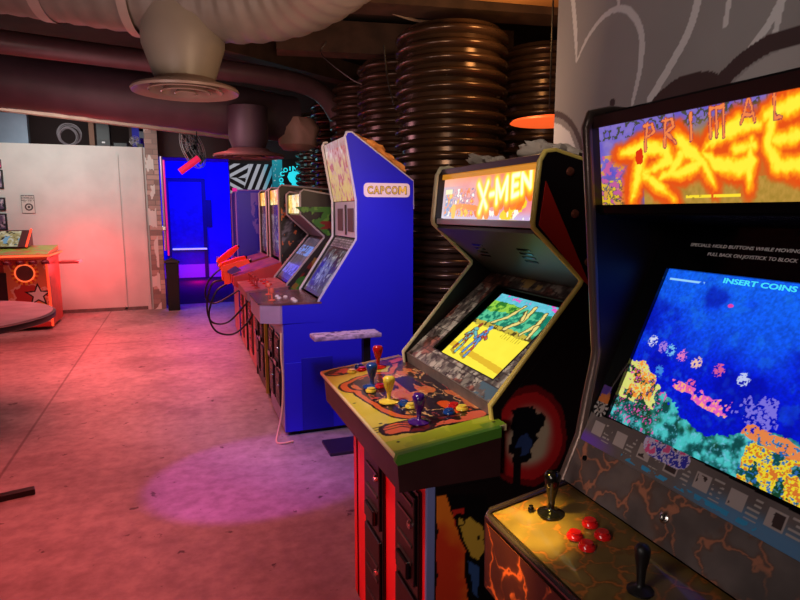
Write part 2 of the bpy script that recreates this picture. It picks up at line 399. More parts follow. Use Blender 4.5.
# mural wall on the right: grey paint with pale and dark strokes
MX = 1.6; MY1 = 2.36; MY0 = 0.2
def mural_fn():
    def uv(px, py):
        P = on_x(px, py, MX); return (MY1 - P[1], P[2])
    def line(pts, w, n=8):
        return [uv(p[0], p[1]) + ((p[2] if len(p) > 2 else w),) for p in (spline([tuple(q) + ((w,) if len(q) == 2 else ()) for q in pts], n))]
    pale = [line([(573, -6, 0.013), (576, 30, 0.012), (577, 62, 0.004)], 0.01), line([(577, 62, 0.004), (588, 38, 0.008), (603, 18, 0.01), (618, 9, 0.012), (632, 13, 0.014), (642, 34, 0.014), (641, 66, 0.012), (633, 104, 0.008)], 0.01),
            line([(619, -6), (619, 8)], 0.008), line([(701, -8), (690, 30), (672, 64), (651, 99)], 0.016), line([(731, -6), (728, 12), (726, 25)], 0.009),
            line([(786, -6, 0.014), (767, 28, 0.012), (746, 53, 0.006)], 0.01), line([(784, -4), (779, 20), (774, 40)], 0.009)]
    darkp = [uv(*p) for p in [(646, 108), (660, 92), (676, 79), (695, 72), (712, 71), (726, 77), (740, 92), (800, 92), (800, 120), (640, 125)]]
    arc = line([(724, 79), (745, 60), (772, 43), (806, 34)], 0.026)
    arc2 = line([(549, 113), (563, 116), (574, 127), (582, 146), (586, 170)], 0.013)
    wh = [uv(*p) for p in [(546, 122), (560, 124), (570, 132), (577, 150), (580, 185), (540, 185)]]
    pa = [uv(*p) for p in [(735, 82), (752, 66), (776, 52), (806, 43), (806, 80), (740, 92)]]
    dot = uv(613, 103)
    def fn(u, v):
        c = const(u, (141, 133, 129)) * (0.94 + 0.12 * fbm(u * 3, v * 3, 5))[..., None]
        for p in pale: c = put(c, segd(u, v, p) < 0, (205, 198, 194))
        c = put(c, inpoly(u, v, wh), (222, 216, 212)); c = put(c, inpoly(u, v, darkp), (58, 36, 32)); c = put(c, inpoly(u, v, pa), (165, 155, 150))
        c = put(c, segd(u, v, arc) < 0, (60, 38, 36)); c = put(c, segd(u, v, arc2) < 0, (72, 56, 54))
        return put(c, np.hypot(u - dot[0], v - dot[1]) < 0.016, (50, 34, 32))
    return fn
structure(B().box((MX, -2.5, 0), (MX + 0.15, MY1, 3.4)).build('wall_mural', M('grey_wall_paint', (141, 133, 129), 0.65)))
mf = mural_fn()
structure(art('wall_mural_face', (MX - 0.003, MY1, 1.3), (0, -(MY1 - MY0), 0), (0, 0, 2.1), 430, 420, lambda u, v: mf(u, v + 1.3), MA('mural_paint', 0, 0.6), None, 0.003))

# ------------------------------------------------------------------ ceiling timbers, pipes and ducts
TIMBER = M('dark_timber', (92, 66, 52), 0.7, noise=0.4, nscale=6)
DUCT = M('grey_duct_jacket', (122, 110, 104), 0.5, noise=0.22, nscale=5, bump=0.15)
DUCTD = M('dark_duct_jacket', (82, 64, 76), 0.5, noise=0.25, nscale=4, bump=0.15)
def beam(name, p, q, w, h, label, mat=TIMBER, group=None):
    p = np.array(p, float); q = np.array(q, float); d = q - p; d[2] = 0; d /= np.linalg.norm(d); s = np.array([-d[1], d[0], 0]) * w / 2; z = np.array([0, 0, h])
    b = B(); vs_ = [b.bm.verts.new(Vector(x)) for x in (p - s, p + s, p + s + z, p - s + z, q - s, q + s, q + s + z, q - s + z)]
    for f in ((0, 1, 2, 3), (7, 6, 5, 4), (0, 4, 5, 1), (1, 5, 6, 2), (2, 6, 7, 3), (3, 7, 4, 0)): b.bm.faces.new([vs_[i] for i in f])
    return tag(b.build(name, mat, org=tuple(p)), label, 'beam', group)
beam('ceiling_beam', (-4.8, 9.3, 3.0), (1.2, 9.3, 2.50), 0.14, 0.15, 'long brown beam hanging low in front of the pale wall, below the far duct', M('beam_brown', (170, 130, 112), 0.7, noise=0.3, nscale=8))
beam('ceiling_beam', (-4.5, 3.3, 3.1), (3.2, 8.5, 3.1), 0.18, 0.25, 'dark timber under the ceiling above the far duct, running behind the round drop')
beam('ceiling_beam', (0.2, 5.1, 3.1), (3.4, 4.6, 3.1), 0.30, 0.28, 'dark brown beam over the near end of the corrugated columns')
beam('ceiling_beam', (1.0, 6.3, 3.05), (3.4, 5.9, 3.05), 0.24, 0.30, 'brown timber crossing behind the near corrugated column top')
beam('ceiling_beam', (1.75, 3.9, 3.02), (3.45, 3.7, 3.02), 0.7, 0.34, 'broad tan boxed beam beside the grey painted wall', M('tan_board', (150, 108, 66), 0.6, noise=0.25, nscale=3))
def path_thing(name, pts, r, mat, label, cat, n=8, seg=12, group=None, smooth=True):
    P = spline(pts, n); b = B().tube(P, r, seg)
    return tag(b.build(name, mat, smooth=smooth, org=tuple(pts[0])), label, cat, group)
path_thing('ceiling_pipe', [(-4.6, 5.9, 3.02), (-1.4, 6.5, 2.98), (-0.2, 6.7, 2.96), (1.0, 6.85, 2.93), (1.55, 7.0, 2.85), (1.80, 7.1, 2.62), (1.84, 7.12, 2.45)], 0.105, M('purple_brown_pipe', (92, 66, 72), 0.4, noise=0.2), 'fat purple brown pipe under the ceiling bending down by the far columns', 'pipe', seg=18)
path_thing('ceiling_pipe', [(-4.6, 5.2, 3.28), (-1.4, 5.75, 3.27), (0.2, 6.0, 3.27), (2.4, 6.35, 3.27)], 0.06, TIMBER, 'thin dark pipe tight under the ceiling left of the big duct', 'pipe')
path_thing('ceiling_cable', [on_z(350, -4, 3.2), on_z(385, 10, 3.12), on_z(420, 21, 3.1), on_z(450, 20, 3.12)], 0.012, M('pale_cable', (205, 175, 150), 0.5), 'pale cable drooping along the ceiling above the near column', 'cable')
path_thing('ceiling_cable', [on_y(326, 42, 5.9), on_y(322, 55, 5.9), on_y(350, 78, 5.6), on_y(362, 84, 5.5)], 0.006, STEEL, 'thin wire slanting down to the second column top', 'cable')
path_thing('ceiling_cable', [on_y(384, 45, 4.6), on_y(387, 75, 4.6), on_y(394, 105, 4.5)], 0.006, BLACK, 'black wire hanging along the left of the near column', 'cable')

def flex(path, r, rib, amp, n=10):
    P = spline(path, n); pts = []; rad = []; L = 0
    for i, p in enumerate(P):
        if i: L += np.linalg.norm(p - P[i - 1])
        pts.append(p); rad.append(r + amp * (0.5 + 0.5 * math.cos(2 * PI * L / rib)) + amp * 0.6 * math.sin(L * 5.1))
    return pts, rad
t = thing('air_duct', 'big pale jacketed duct in the near ceiling with round drop diffuser', 'duct', (0.09, 4.40, 2.28))
P, Rr = flex([(-4.6, 5.5, 3.22), (-2.2, 5.0, 3.12), (-0.9, 4.72, 3.05), (-0.1, 4.46, 2.93), (0.45, 4.25, 2.89), (0.80, 3.92, 2.9), (0.98, 3.35, 2.97), (1.04, 2.6, 3.05), (1.05, 1.2, 3.08)], 0.295, 0.13, 0.010, 24)
B().tube(P, Rr, 36).build('main_run', DUCT, t, True)
for k, f in enumerate((0.17, 0.27, 0.36)):
    i = int(len(P) * f); B().tube([P[i], P[i + 1], P[i + 2]], [0.318] * 3, 36, caps=False).build('joint_band', M('band_grey', (160, 138, 132), 0.4), t, True)
B().lathe([(0.0, 2.9), (0.262, 2.9), (0.266, 2.66), (0.262, 2.56), (0.195, 2.36), (0.19, 2.34), (0.0, 2.34)], (0.09, 4.40, 0), 36).build('drop', M('grey_drop', (146, 134, 124), 0.45, noise=0.12, nscale=4), t, True)
def diffuser(t, c, R, z, mat):
    d = B().lathe([(R * 0.55, z + 0.09), (R * 0.62, z + 0.065), (R * 0.97, z + 0.03), (R, z + 0.015), (R * 0.985, z), (R * 0.93, z + 0.008), (R * 0.78, z + 0.045), (R * 0.5, z + 0.085)], (c[0], c[1], 0), 40).build('diffuser', mat, t, True)
    e = B()
    for rr, zz in ((0.70, 0.012), (0.46, 0.004), (0.22, -0.002)):
        e.lathe([(R * rr, z + zz), (R * (rr - 0.02), z + zz - 0.006), (R * (rr - 0.16), z + zz + 0.045), (R * (rr - 0.14), z + zz + 0.05), (R * rr, z + zz)], (c[0], c[1], 0), 40)
    islands(e, 'diffuser_ring', mat, t, True)
    s = B()
    for k in range(10):
        a = 2 * PI * k / 10; s.lathe([(0.008, z + 0.042), (0.006, z + 0.03), (0, z + 0.03)], (c[0] + R * 0.86 * math.cos(a), c[1] + R * 0.86 * math.sin(a), 0), 8)
    islands(s, 'screw', CHROME, t)
DIFF = M('diffuser_paint', (150, 124, 116), 0.4, noise=0.15, nscale=6)
diffuser(t, (0.09, 4.40), 0.345, 2.265, DIFF)
t = thing('air_duct', 'far dark duct crossing the room with a second round diffuser', 'duct', (0.75, 7.1, 2.2))
P, Rr = flex([(-4.6, 6.9, 2.92), (-1.7, 7.15, 2.79), (0.2, 7.3, 2.66), (0.9, 7.4, 2.61), (1.35, 7.5, 2.58)], 0.275, 0.30, 0.006, 16)
B().tube(P, Rr, 32).build('main_run', DUCTD, t, True)
B().lathe([(0.0, 2.62), (0.215, 2.62), (0.215, 2.28), (0.18, 2.18), (0, 2.18)], (0.775, 7.0, 0), 32).build('drop', DUCTD, t, True)
diffuser(t, (0.775, 7.0), 0.39, 2.08, M('diffuser_paint_dark', (110, 80, 76), 0.4))
bag = B().lathe([(0.0, 2.60), (0.20, 2.58), (0.25, 2.46), (0.22, 2.36), (0.24, 2.27), (0.15, 2.22), (0, 2.21)], (1.40, 7.40, 0), 20)
for v in bag.bm.verts: v.co.x += 0.03 * math.sin(v.co.z * 40 + v.co.y * 9); v.co.y += 0.02 * math.sin(v.co.x * 31)
bag.build('wrapped_end', M('pale_wrap', (190, 150, 140), 0.6, bump=0.3), t, True, label='pale crumpled wrap on the right end')

# ------------------------------------------------------------------ corrugated columns
prof = [(0.0, 0.0), (0.40, 0.0)]
pitch = 0.1045; z = 0.0
while z < 2.88:
    for k in range(9):
        f = k / 8.0
        prof.append((0.404 + 0.062 * math.sqrt(max(0.0, 1 - (2 * f - 1) ** 2)), z + pitch * 0.70 * f))
    z += pitch
prof += [(0.40, z), (0.0, z)]
CULV = M('corrugated_brown_plastic', (74, 54, 42), 0.24, 0.45, noise=0.25, nscale=5)
first = None
ctext = {0: 'corrugated column half hidden between the tallest column and the grey wall', 1: 'tall brown corrugated column rising between the blue cabinet and the lit yellow marquee', 2: 'second corrugated column, behind the blue cabinet top',
         3: 'corrugated column left of the blue cabinet top, third back', 4: 'far corrugated column beside the bending pipe', 5: 'farthest corrugated column in the row'}
for i in range(6):
    y = 4.72 + (i - 1) * 1.14
    zt = 2.80 if i < 2 else 2.66
    if first is None:
        first = B().lathe(prof, (0, 0, 0), 64).build('corrugated_column', CULV, smooth=True, org=(0, 0, 0)); first.location = (3.25, 4.95, 0); c = first
    else:
        c = dup(first, loc=(2.18, y, 0))
    c['label'] = ctext[i]; c['category'] = 'column'; c['group'] = 'row of corrugated columns'
lp = thing('pendant_lamp', 'orange glowing saucer lamp between the near column and grey wall', 'lamp', (1.97, 3.25, 2.04))
q = on_y(549, 123, 3.7)
WL[lp.name] = Vector(q); lp.location = q
B().lathe([(0.0, 0.055), (0.06, 0.05), (0.25, 0.018), (0.27, 0.0), (0.26, -0.003), (0.0, 0.006)], q, 32).build('lamp_shade', M('orange_lamp_shade', (255, 96, 40), 0.4, emit=0.9), lp, True)
B().tube([tuple(q + np.array([0, 0, 0.09])), (q[0], q[1], 3.39)], 0.006, 8).build('cord', BLACK, lp)
#CABINETS
# ------------------------------------------------------------------ cabinet pieces
def trim(name, pts, y, w, mat, parent, r=0.009, label=None):
    """moulding that follows the front edge (x, z) of a side panel"""
    return B().tube([(p[0], y, p[1]) for p in pts], r, 8).build(name, mat, parent, True, label=label)
def joystick(parent, x, y, z, mat, h=0.075, kind='bat', label=None, s=1.0):
    j = B().lathe([(0.0, 0), (0.028 * s, 0), (0.028 * s, 0.003), (0.018 * s, 0.007), (0.008, 0.009), (0.006, 0.012), (0.007, 0.03), (0.011 * s, h * 0.5), (0.0165 * s, h * 0.78), (0.017 * s, h * 0.9), (0.012 * s, h * 0.98), (0, h)] if kind == 'bat'
                  else [(0.0, 0), (0.024, 0), (0.022, 0.004), (0.005, 0.008), (0.005, h - 0.034), (0.012, h - 0.033), (0.0175, h - 0.018), (0.012, h - 0.004), (0, h)], (x, y, z), 20)
    return j.build('joystick', mat, parent, True, label=label)
def button(parent, x, y, z, mat, r=0.0155, label=None):
    b = B().lathe([(0, 0), (r, 0), (r, 0.005), (r * 0.85, 0.008), (r * 0.72, 0.007), (r * 0.70, 0.012), (r * 0.4, 0.0125), (0, 0.012)], (x, y, z), 20)
    return b.build('button', mat, parent, True, label=label)
def coin_door(parent, x, y0, y1, z0, z1, mat, frame):
    """door plate on a front that faces -x, with slots, lock and return flap"""
    f = B().box((x - 0.012, y0, z0), (x, y1, z1), 0.004).build('coin_door', frame, parent)
    f2 = B(); h = z1 - z0
    f2.box((x - 0.02, y0 + 0.015, z0 + h * 0.56), (x - 0.012, y1 - 0.015, z1 - 0.02), 0.003)
    f2.box((x - 0.02, y0 + 0.015, z0 + 0.02), (x - 0.012, y1 - 0.015, z0 + h * 0.50), 0.003)
    islands(f2, 'door_plate', mat, f)
    s = B()
    for zz in (0.93, 0.86, 0.74, 0.66, 0.36, 0.28, 0.14): s.box((x - 0.024, y0 + 0.025, z0 + h * zz - 0.004), (x - 0.02, y1 - 0.045, z0 + h * zz + 0.004))
    islands(s, 'slot', STEEL, f)
    k = B()
    for zz in (0.84, 0.33): k.lathe([(0, 0), (0.012, 0), (0.012, 0.008), (0.008, 0.011), (0, 0.011)], (x - 0.02, y0 + 0.032, z0 + h * zz), 14, axis=(-1, 0, 0))
    islands(k, 'lock', CHROME, f)
    B().box((x - 0.035, y0 + 0.035, z0 + h * 0.58), (x - 0.018, y1 - 0.06, z0 + h * 0.66), 0.004).build('return_flap', BLACKG, f)
    return f

# ------------------------------------------------------------------ four player cabinet with yellow trim
XN, XF = 1.36, 2.04
XT = thing('arcade_cabinet', 'black arcade cabinet with yellow edge trim, glowing yellow lettered marquee and four coloured joysticks', 'arcade cabinet', (0.56, 1.7, 0), 'arcade cabinets along the right wall')
side = [(0.575, 0.03), (0.575, 0.775), (0.775, 0.785), (0.758, 0.968), (1.030, 1.285), (1.032, 1.300), (0.876, 1.441), (0.890, 1.612), (0.905, 1.632), (0.93, 1.636), (1.48, 1.50), (1.54, 1.44), (1.54, 0.03)]
SIDEX = M('cabinet_black_vinyl', (26, 15, 17), 0.4, noise=0.25, nscale=14)
B().prism(side, 'y', XN, XN + 0.014).build('side_panel', SIDEX, XT)
B().prism(side, 'y', XF - 0.02, XF).build('side_panel', SIDEX, XT)
edge = [(0.768, 0.90), (0.757, 0.968), (1.026, 1.281), (1.031, 1.292), (1.026, 1.302), (0.872, 1.441), (0.870, 1.452), (0.886, 1.610), (0.900, 1.634), (0.93, 1.638), (1.2, 1.572), (1.48, 1.502)]
YTRIM = M('yellow_moulding', (232, 196, 96), 0.4)
trim('edge_trim', edge, XN + 0.007, 0, YTRIM, XT, 0.0082); trim('edge_trim', edge, XF - 0.010, 0, M('cream_moulding', (232, 214, 170), 0.4), XT, 0.0090)
# side artwork: red, orange and grey shapes on black
CXY = on_y(527, 436, XN); CXY = (CXY[0] - 0.60, CXY[2] - 0.06)
def xside(u, v):
    c = const(u, (24, 14, 16)); n = fbm(u * 6, v * 6, 3); n2 = fbm(u * 16, v * 16, 9)
    d = np.hypot(u - CXY[0], (v - CXY[1]) * 0.9) + (n - 0.5) * 0.05
    c = put(c, d < 0.135, (110, 16, 22)); c = put(c, d < 0.118, (176, 30, 34)); g_ = mix(const(u, (176, 30, 34)), const(u, (176, 156, 132)), 1 - sm(d, 0.060, 0.100)); c[d < 0.10] = g_[d < 0.10]
    k = np.hypot(u - CXY[0] + 0.004, (v - CXY[1] - 0.004) * 0.9) + (n2 - 0.5) * 0.09
    c = put(c, k < 0.056, (14, 12, 18)); c = put(c, (np.hypot(u - CXY[0] + 0.004, v - CXY[1] + 0.018) + (n2 - .5) * .05) < 0.030, (44, 62, 110))
    c = put(c, (np.abs(u - CXY[0] + 0.03) < 0.014 + 0.02 * (n2 - .5)) & (v < CXY[1] - 0.03) & (v > CXY[1] - 0.17), (20, 14, 18))
    def P(*px): return [(q[0] - 0.60, q[2] - 0.06) for q in (on_y(a, b, XN) for a, b in px)]
    w1 = u + (n2 - 0.5) * 0.02; w2 = v + (fbm(u * 16 + 7, v * 16, 5) - 0.5) * 0.03
    og = inpoly(w1, w2, P((433, 497), (446, 496), (451, 515), (462, 540), (468, 570), (474, 640), (428, 640), (438, 570), (432, 550), (437, 530), (431, 515)))
    col = mix(const(u, (216, 60, 34)), const(u, (240, 132, 40)), sm(n, 0.35, 0.65) * 0.9); c[og] = col[og]
    for po, cc in ((P((445, 496), (462, 493), (486, 492), (490, 522), (472, 518), (452, 514)), (14, 11, 14)), (P((452, 512), (464, 509), (463, 522), (455, 526)), (196, 44, 36)), (P((454, 518), (472, 513), (486, 523), (488, 550), (477, 566), (466, 558), (459, 540)), (18, 12, 12)),
                   (P((458, 521), (470, 517), (482, 525), (484, 548), (476, 560), (468, 554), (462, 540)), (206, 166, 62)), (P((462, 552), (482, 562), (494, 580), (490, 640), (472, 640)), (14, 12, 15)), (P((466, 560), (476, 566), (478, 596), (472, 590)), (54, 84, 140))):
        m_ = inpoly(w1, w2, po); c = put(c, m_, cc)
        if cc[0] == 206: c = put(c, m_ & (np.abs(n2 - 0.5) < 0.03), (40, 24, 16))
    c = put(c, (u > 0.30) & (v < 0.50) & (n > 0.42) & (u < 0.62), (120, 24, 22))
    return c
art('side_art', (0.60, XN - 0.003, 0.06), (0.90, 0, 0), (0, 0, 1.05), 220, 250, xside, MA('side_art_print', 0, 0.35), XT, 0.003, hole=lambda u, v: (v > 0.70) & (u < 0.19) | (v > 0.86) & (u < 0.19 + (v - 0.90) * 0.9))
def xside2(u, v):
    c = const(u, (30, 16, 18)); return put(c, (v < 0.27 - (u - 0.0) * 1.15 + 0.30 - 0.28) & (v > 0.235 - u * 0.87 - 0.02) | (v < 0.20 - 0.95 * (u - 0.02)), (176, 34, 24))
red = B().prism([(0.884, 1.445), (0.900, 1.56), (1.055, 1.275), (1.034, 1.292)], 'y', XN - 0.003, XN).build('red_flash', M('red_vinyl', (190, 36, 26), 0.4), XT)
bt = B()
for x, z in ((0.975, 1.585), (0.995, 1.475), (1.045, 1.345)): bt.lathe([(0, 0), (0.012, 0), (0.011, 0.004), (0.006, 0.006), (0, 0.006)], (x, XN, z), 14, axis=(0, -1, 0))
islands(bt, 'bolt', M('copper_bolt', (150, 80, 60), 0.4, 0.6), XT)
B().box((0.575, XN + 0.014, 0.03), (0.60, XF + 0.035, 0.785)).build('front_panel', M('red_front_laminate', (235, 40, 48), 0.4, noise=0.12, nscale=6), XT)
B().box((0.570, XN - 0.004, 0.03), (0.596, XN + 0.008, 0.775), 0.003).build('corner_trim', M('blue_grey_trim', (120, 130, 190), 0.4), XT)
DOORK = M('coin_door_black', (30, 16, 18), 0.4, noise=0.2, nscale=25)
coin_door(XT, 0.575, 1.395, 1.575, 0.10, 0.74, DOORK, BLACKG); coin_door(XT, 0.575, 1.70, 1.89, 0.10, 0.74, DOORK, BLACKG)
B().box((1.52, XN + 0.02, 0.03), (1.54, XF - 0.02, 1.44)).build('back_panel', BLACK, XT)
B().slab((0.93, 1.634), (1.48, 1.498), XN + 0.02, XF - 0.02, 0.015).build('top_panel', M('cabinet_top_brown', (92, 70, 52), 0.6, noise=0.3), XT)
B().box((0.62, XN + 0.03, 0.0), (1.5, XF - 0.03, 0.03)).build('plinth', BLACK, XT)
# control panel box
bx = B().prism([(0.485, 0.785), (0.478, 0.880), (0.770, 0.915), (0.770, 0.785)], 'y', XN - 0.032, XF + 0.085); bx.build('control_box', M('control_box_brown', (64, 32, 34), 0.45, noise=0.25, nscale=12), XT)
PW = 0.80; PD = 0.315
def panel_fn(u, v):
    # u from far to near (0.80), v from front to back (0.315)
    n = fbm(u * 5 + 3, v * 7, 21); n2 = fbm(u * 14, v * 18, 31); wv = v + (n - 0.5) * 0.06; wu = u + (n2 - 0.5) * 0.04
    c = mix(const(u, (200, 176, 40)), const(u, (226, 200, 96)), n2)
    # dark heart
    hx = np.minimum(segd(wu, wv, [(0.25, 0.125, 0.075), (0.34, 0.19, 0.125), (0.52, 0.215, 0.125), (0.66, 0.25, 0.075)]), segd(wu, wv, [(0.12, 0.29, 0.03), (0.30, 0.27, 0.10)]))
    hx0 = hx
    c = put(c, hx < 0.030, (36, 16, 14)); c = put(c, hx < 0.022, (206, 92, 36)); c = put(c, hx < 0.004, (40, 18, 14)); c = put(c, hx < 0.0, (34, 22, 32))
    deep = hx < -0.004
    c = put(c, deep & (n2 > 0.62), (70, 40, 34)); c = put(c, deep & (fbm(u * 7, v * 20, 44) > 0.60), (200, 104, 54)); c = put(c, deep & (np.abs(fbm(u * 6 + 5, v * 22, 49) - 0.55) < 0.012), (190, 70, 60))
    c = put(c, deep & (np.abs(fbm(u * 9, v * 24, 47) - 0.47) < 0.012), (226, 168, 110))
    c = put(c, deep & (u < 0.42) & (v > 0.19) & (n > 0.48), (44, 30, 60))
    # flames near the back near corner
    fl = segd(wu, wv, [(0.56, 0.245, 0.02), (0.68, 0.275, 0.03)]); c = put(c, fl < 0.008, (30, 14, 12)); c = put(c, fl < 0, (222, 80, 28))
    # figures along both ends: dark strokes with coral patches
    for (a, b) in (((0.05, 0.05), (0.06, 0.27)), ((0.66, 0.045), (0.70, 0.29))):
        s = segd(wu, wv, [a + (0.034,), b + (0.03,)])
        c = put(c, s < 0.012, (32, 14, 14)); c = put(c, (s < 0.0) & (n2 > 0.47), (222, 96, 66)); c = put(c, (s < 0.0) & (n2 < 0.40), (110, 30, 28))
    for k in range(3):
        s = segd(u, v, [(0.62 + 0.016 * k, 0.0), (0.62 + 0.016 * k, 0.07), (0.66 + 0.02 * k, 0.12)]); c = put(c, s < 0.0035, (36, 18, 14))
        s = segd(u, v, [(0.03 + 0.016 * k, 0.0), (0.03 + 0.016 * k, 0.05)]); c = put(c, s < 0.003, (36, 18, 14))
    c = put(c, (u > 0.725), (168, 176, 34)); g = (u > 0.725) & (n2 > 0.6); c = put(c, g, (186, 190, 50))
    c = put(c, (u > 0.785) | ((u > 0.765) & (v > 0.25) & (n > .5)), (120, 150, 40))
    for a, b in ((0.74, 0.03), (0.77, 0.29), (0.03, 0.29), (0.40, 0.012), (0.60, 0.03)): c = put(c, np.hypot(u - a, v - b) < 0.005, (40, 30, 20))
    return c
pt = 0.012
B().prism([(0.468, 0.880), (0.466, 0.888), (0.470, 0.894), (0.778, 0.932), (0.778, 0.916), (0.470, 0.878)], 'y', XN - 0.045, XF + 0.098).build('panel_top', M('panel_edge_cream', (226, 206, 150), 0.4), XT)
pdv = np.array([0.308, 0, 0.038])
art('panel_art', (0.470, XF + 0.095, 0.8945), (0, -(XF - XN + 0.138), 0), pdv, 300, 130, lambda u, v: panel_fn(u / 0.818 * 0.80, v), MA('panel_print', 0, 0.3, coat=0.3), XT, 0.002)
B().prism([(0.470, 0.870), (0.464, 0.880), (0.470, 0.8965), (0.755, 0.9315), (0.755, 0.905)], 'y', XN - 0.060, XN - 0.044).build('panel_end', M('green_panel_end', (76, 128, 44), 0.35), XT)
def pz(x): return 0.896 + (x - 0.470) * 0.038 / 0.308
STK = {'red': M('stick_red', (206, 24, 26), 0.2, coat=0.5), 'blue': M('stick_blue', (24, 66, 140), 0.2, coat=0.5), 'yellow': M('stick_yellow', (246, 208, 70), 0.2, coat=0.5), 'purple': M('stick_purple', (70, 22, 120), 0.2, coat=0.5)}
for nm, px, py in (('red', 378, 371), ('blue', 372, 388), ('yellow', 389, 403), ('purple', 419, 424)):
    P = on_z(px, py, 0.905); joystick(XT, P[0], P[1], pz(P[0]), STK[nm], 0.082, s=1.12, label=nm + ' bat top joystick')
for nm, px, py in (('blue', 359, 369), ('red', 362, 372), ('yellow', 352, 373), ('yellow', 371, 392), ('red', 380, 389), ('blue', 404, 407), ('yellow', 411, 410), ('red', 454, 414), ('blue', 449, 419), ('yellow', 462, 417)):
    P = on_z(px, py, 0.905); button(XT, P[0], P[1], pz(P[0]), STK[nm], 0.0175, label=nm + ' push button')
# bezel with printed comic strip border, screen set into it
BA = np.array([0.765, 0, 0.965]); BB = np.array([1.115, 0, 1.256]); bl = np.linalg.norm(BB - BA)
yl, yr = XF - 0.02, XN + 0.02
ap = (yl - 1.895, yl - 1.465, 0.155 * bl, 0.87 * bl)
def bezel_fn(u, v):
    n = fbm(u * 20, v * 20, 61); n2 = fbm(u * 60, v * 45, 62)
    c = mix(const(u, (92, 80, 76)), const(u, (180, 166, 152)), sm(n2, 0.35, 0.65))
    c = put(c, np.abs(n - 0.5) < 0.02, (40, 26, 28))
    cell = ((np.floor(u / 0.048) + np.floor(v / 0.05)) % 3 == 0); c[cell] = c[cell] * 0.72
    c = put(c, ((u % 0.048) < 0.0025) | ((v % 0.05) < 0.0025), (46, 30, 34))
    br = fbm(u * 12 + 9, v * 12, 66) > 0.64; c[br] = c[br] * np.array([0.85, 0.55, 0.5])
    c = put(c, (v < 0.05) & (u > 0.52) & (n > 0.40), (74, 96, 110))
    gold = (v > 0.41) & (np.abs(u - 0.30) < 0.07) & (n2 > 0.5); c = put(c, gold, (206, 168, 96))
    edge_ = (u > ap[0] - 0.006) & (u < ap[1] + 0.006) & (v > ap[2] - 0.006) & (v < ap[3] + 0.006)
    return put(c, edge_, (16, 14, 14))
nB = np.array([-(BB - BA)[2], 0, (BB - BA)[0]]) / bl
art('bezel', (BA[0], yl, BA[2]), (0, -(yl - yr), 0), BB - BA, 200, 150, bezel_fn, MA('bezel_print', 0, 0.35), XT, 0.008, hole=lambda u, v: (u > ap[0]) & (u < ap[1]) & (v > ap[2]) & (v < ap[3]))
S0 = BA + (BB - BA) * 0.12 - nB * 0.03; S1 = BA + (BB - BA) * 0.9 - nB * 0.03
B().slab((S0[0], S0[2]), (S1[0], S1[2]), XN + 0.03, XF - 0.03, 0.02).build('screen_surround', M('screen_black', (12, 12, 13), 0.3), XT)
def xscreen(u, v):
    u = u / 0.385; v = v / 0.30
    n = fbm(u * 9, v * 9, 71); n2 = fbm(u * 26, v * 22, 72)
    c = mix(const(u, (255, 244, 70)), const(u, (255, 232, 60)), n)
    c = put(c, (np.abs(v - (0.16 - 0.06 * u)) < 0.035 + 0.01 * (n - .5)), (230, 186, 40))
    bnk = v > 0.52 + 0.03 * (n2 - 0.5)
    g = mix(const(u, (12, 120, 96)), const(u, (90, 200, 150)), sm(n2, 0.42, 0.62)); c[bnk] = g[bnk]
    ed = (np.abs(v - 0.535) < 0.03 + 0.05 * (n2 - 0.5)); c = put(c, ed, (84, 70, 20)); c = put(c, ed & (n2 > 0.52), (200, 180, 60))
    gr = (v > 0.74 + 0.1 * (n - 0.5)) & (u < 0.48); g2 = mix(const(u, (40, 120, 40)), const(u, (150, 210, 70)), sm(n2, 0.4, 0.6)); c[gr] = g2[gr]
    sky = v > 0.88 + 0.05 * (n - 0.5); g3 = mix(const(u, (130, 220, 240)), const(u, (60, 170, 190)), n2); c[sky] = g3[sky]
    for pts in ([(0.30, 0.58, .014), (0.44, 0.70, .018), (0.52, 0.90, .012)], [(0.55, 0.55, .02), (0.68, 0.72, .02), (0.66, 0.92, .015)], [(0.66, 0.72, .015), (0.60, 0.85, .01)], [(0.80, 0.56, .015), (0.88, 0.72, .018), (0.86, 0.88, .012)], [(0.92, 0.54, .012), (0.90, 0.7, .02)]):
        s = segd(u, v, pts) + (n2 - 0.5) * 0.03; c = put(c, s < 0.012, (90, 70, 30)); c = put(c, s < 0, (240, 220, 130))
    c = put(c, (n2 > 0.66) & (v > 0.93), (240, 80, 200))
    for k, (a, w_) in enumerate(((0.62, .05), (0.70, .05), (0.79, .04), (0.86, .05))):
        c = put(c, (np.abs(u - a) < w_ * 0.5) & (np.abs(v - 0.47) < 0.035) & (np.abs(n2 - 0.5) > 0.03) & (np.abs(u - a) > w_ * 0.3), (190, 160, 30))
    # two small upright sprites made of coloured patches
    for x0, ca, cb in ((0.17, (150, 66, 40), (110, 190, 190)), (0.36, (90, 150, 210), (196, 80, 50))):
        body = [[(x0, 0.42, .045), (x0 - 0.01, 0.32, .05)], [(x0 - 0.02, 0.40, .018), (x0 - 0.08, 0.33, .016)], [(x0 + 0.03, 0.40, .018), (x0 + 0.09, 0.36, .016)], [(x0 - 0.01, 0.34, .02), (x0 - 0.05, 0.20, .016), (x0 - 0.06, 0.12, .016)], [(x0, 0.34, .02), (x0 + 0.03, 0.22, .016), (x0 + 0.02, 0.08, .016)]]
        c = put(c, segd(u, v, [(x0 - 0.06, 0.09), (x0 + 0.03, 0.06)]) < 0.022, (190, 156, 40))
        for q in body:
            s = segd(u, v, q); c = put(c, s < 0.008, (70, 40, 24)); c = put(c, (s < 0) & (n2 > 0.48), ca); c = put(c, (s < 0) & (n2 <= 0.48), cb)
        c = put(c, np.hypot(u - x0 - 0.01, (v - 0.50) * 0.8) < 0.032, ca)
    return c
c0 = BA + (BB - BA) * 0.158 - nB * 0.007; c1 = BA + (BB - BA) * 0.815 - nB * 0.007
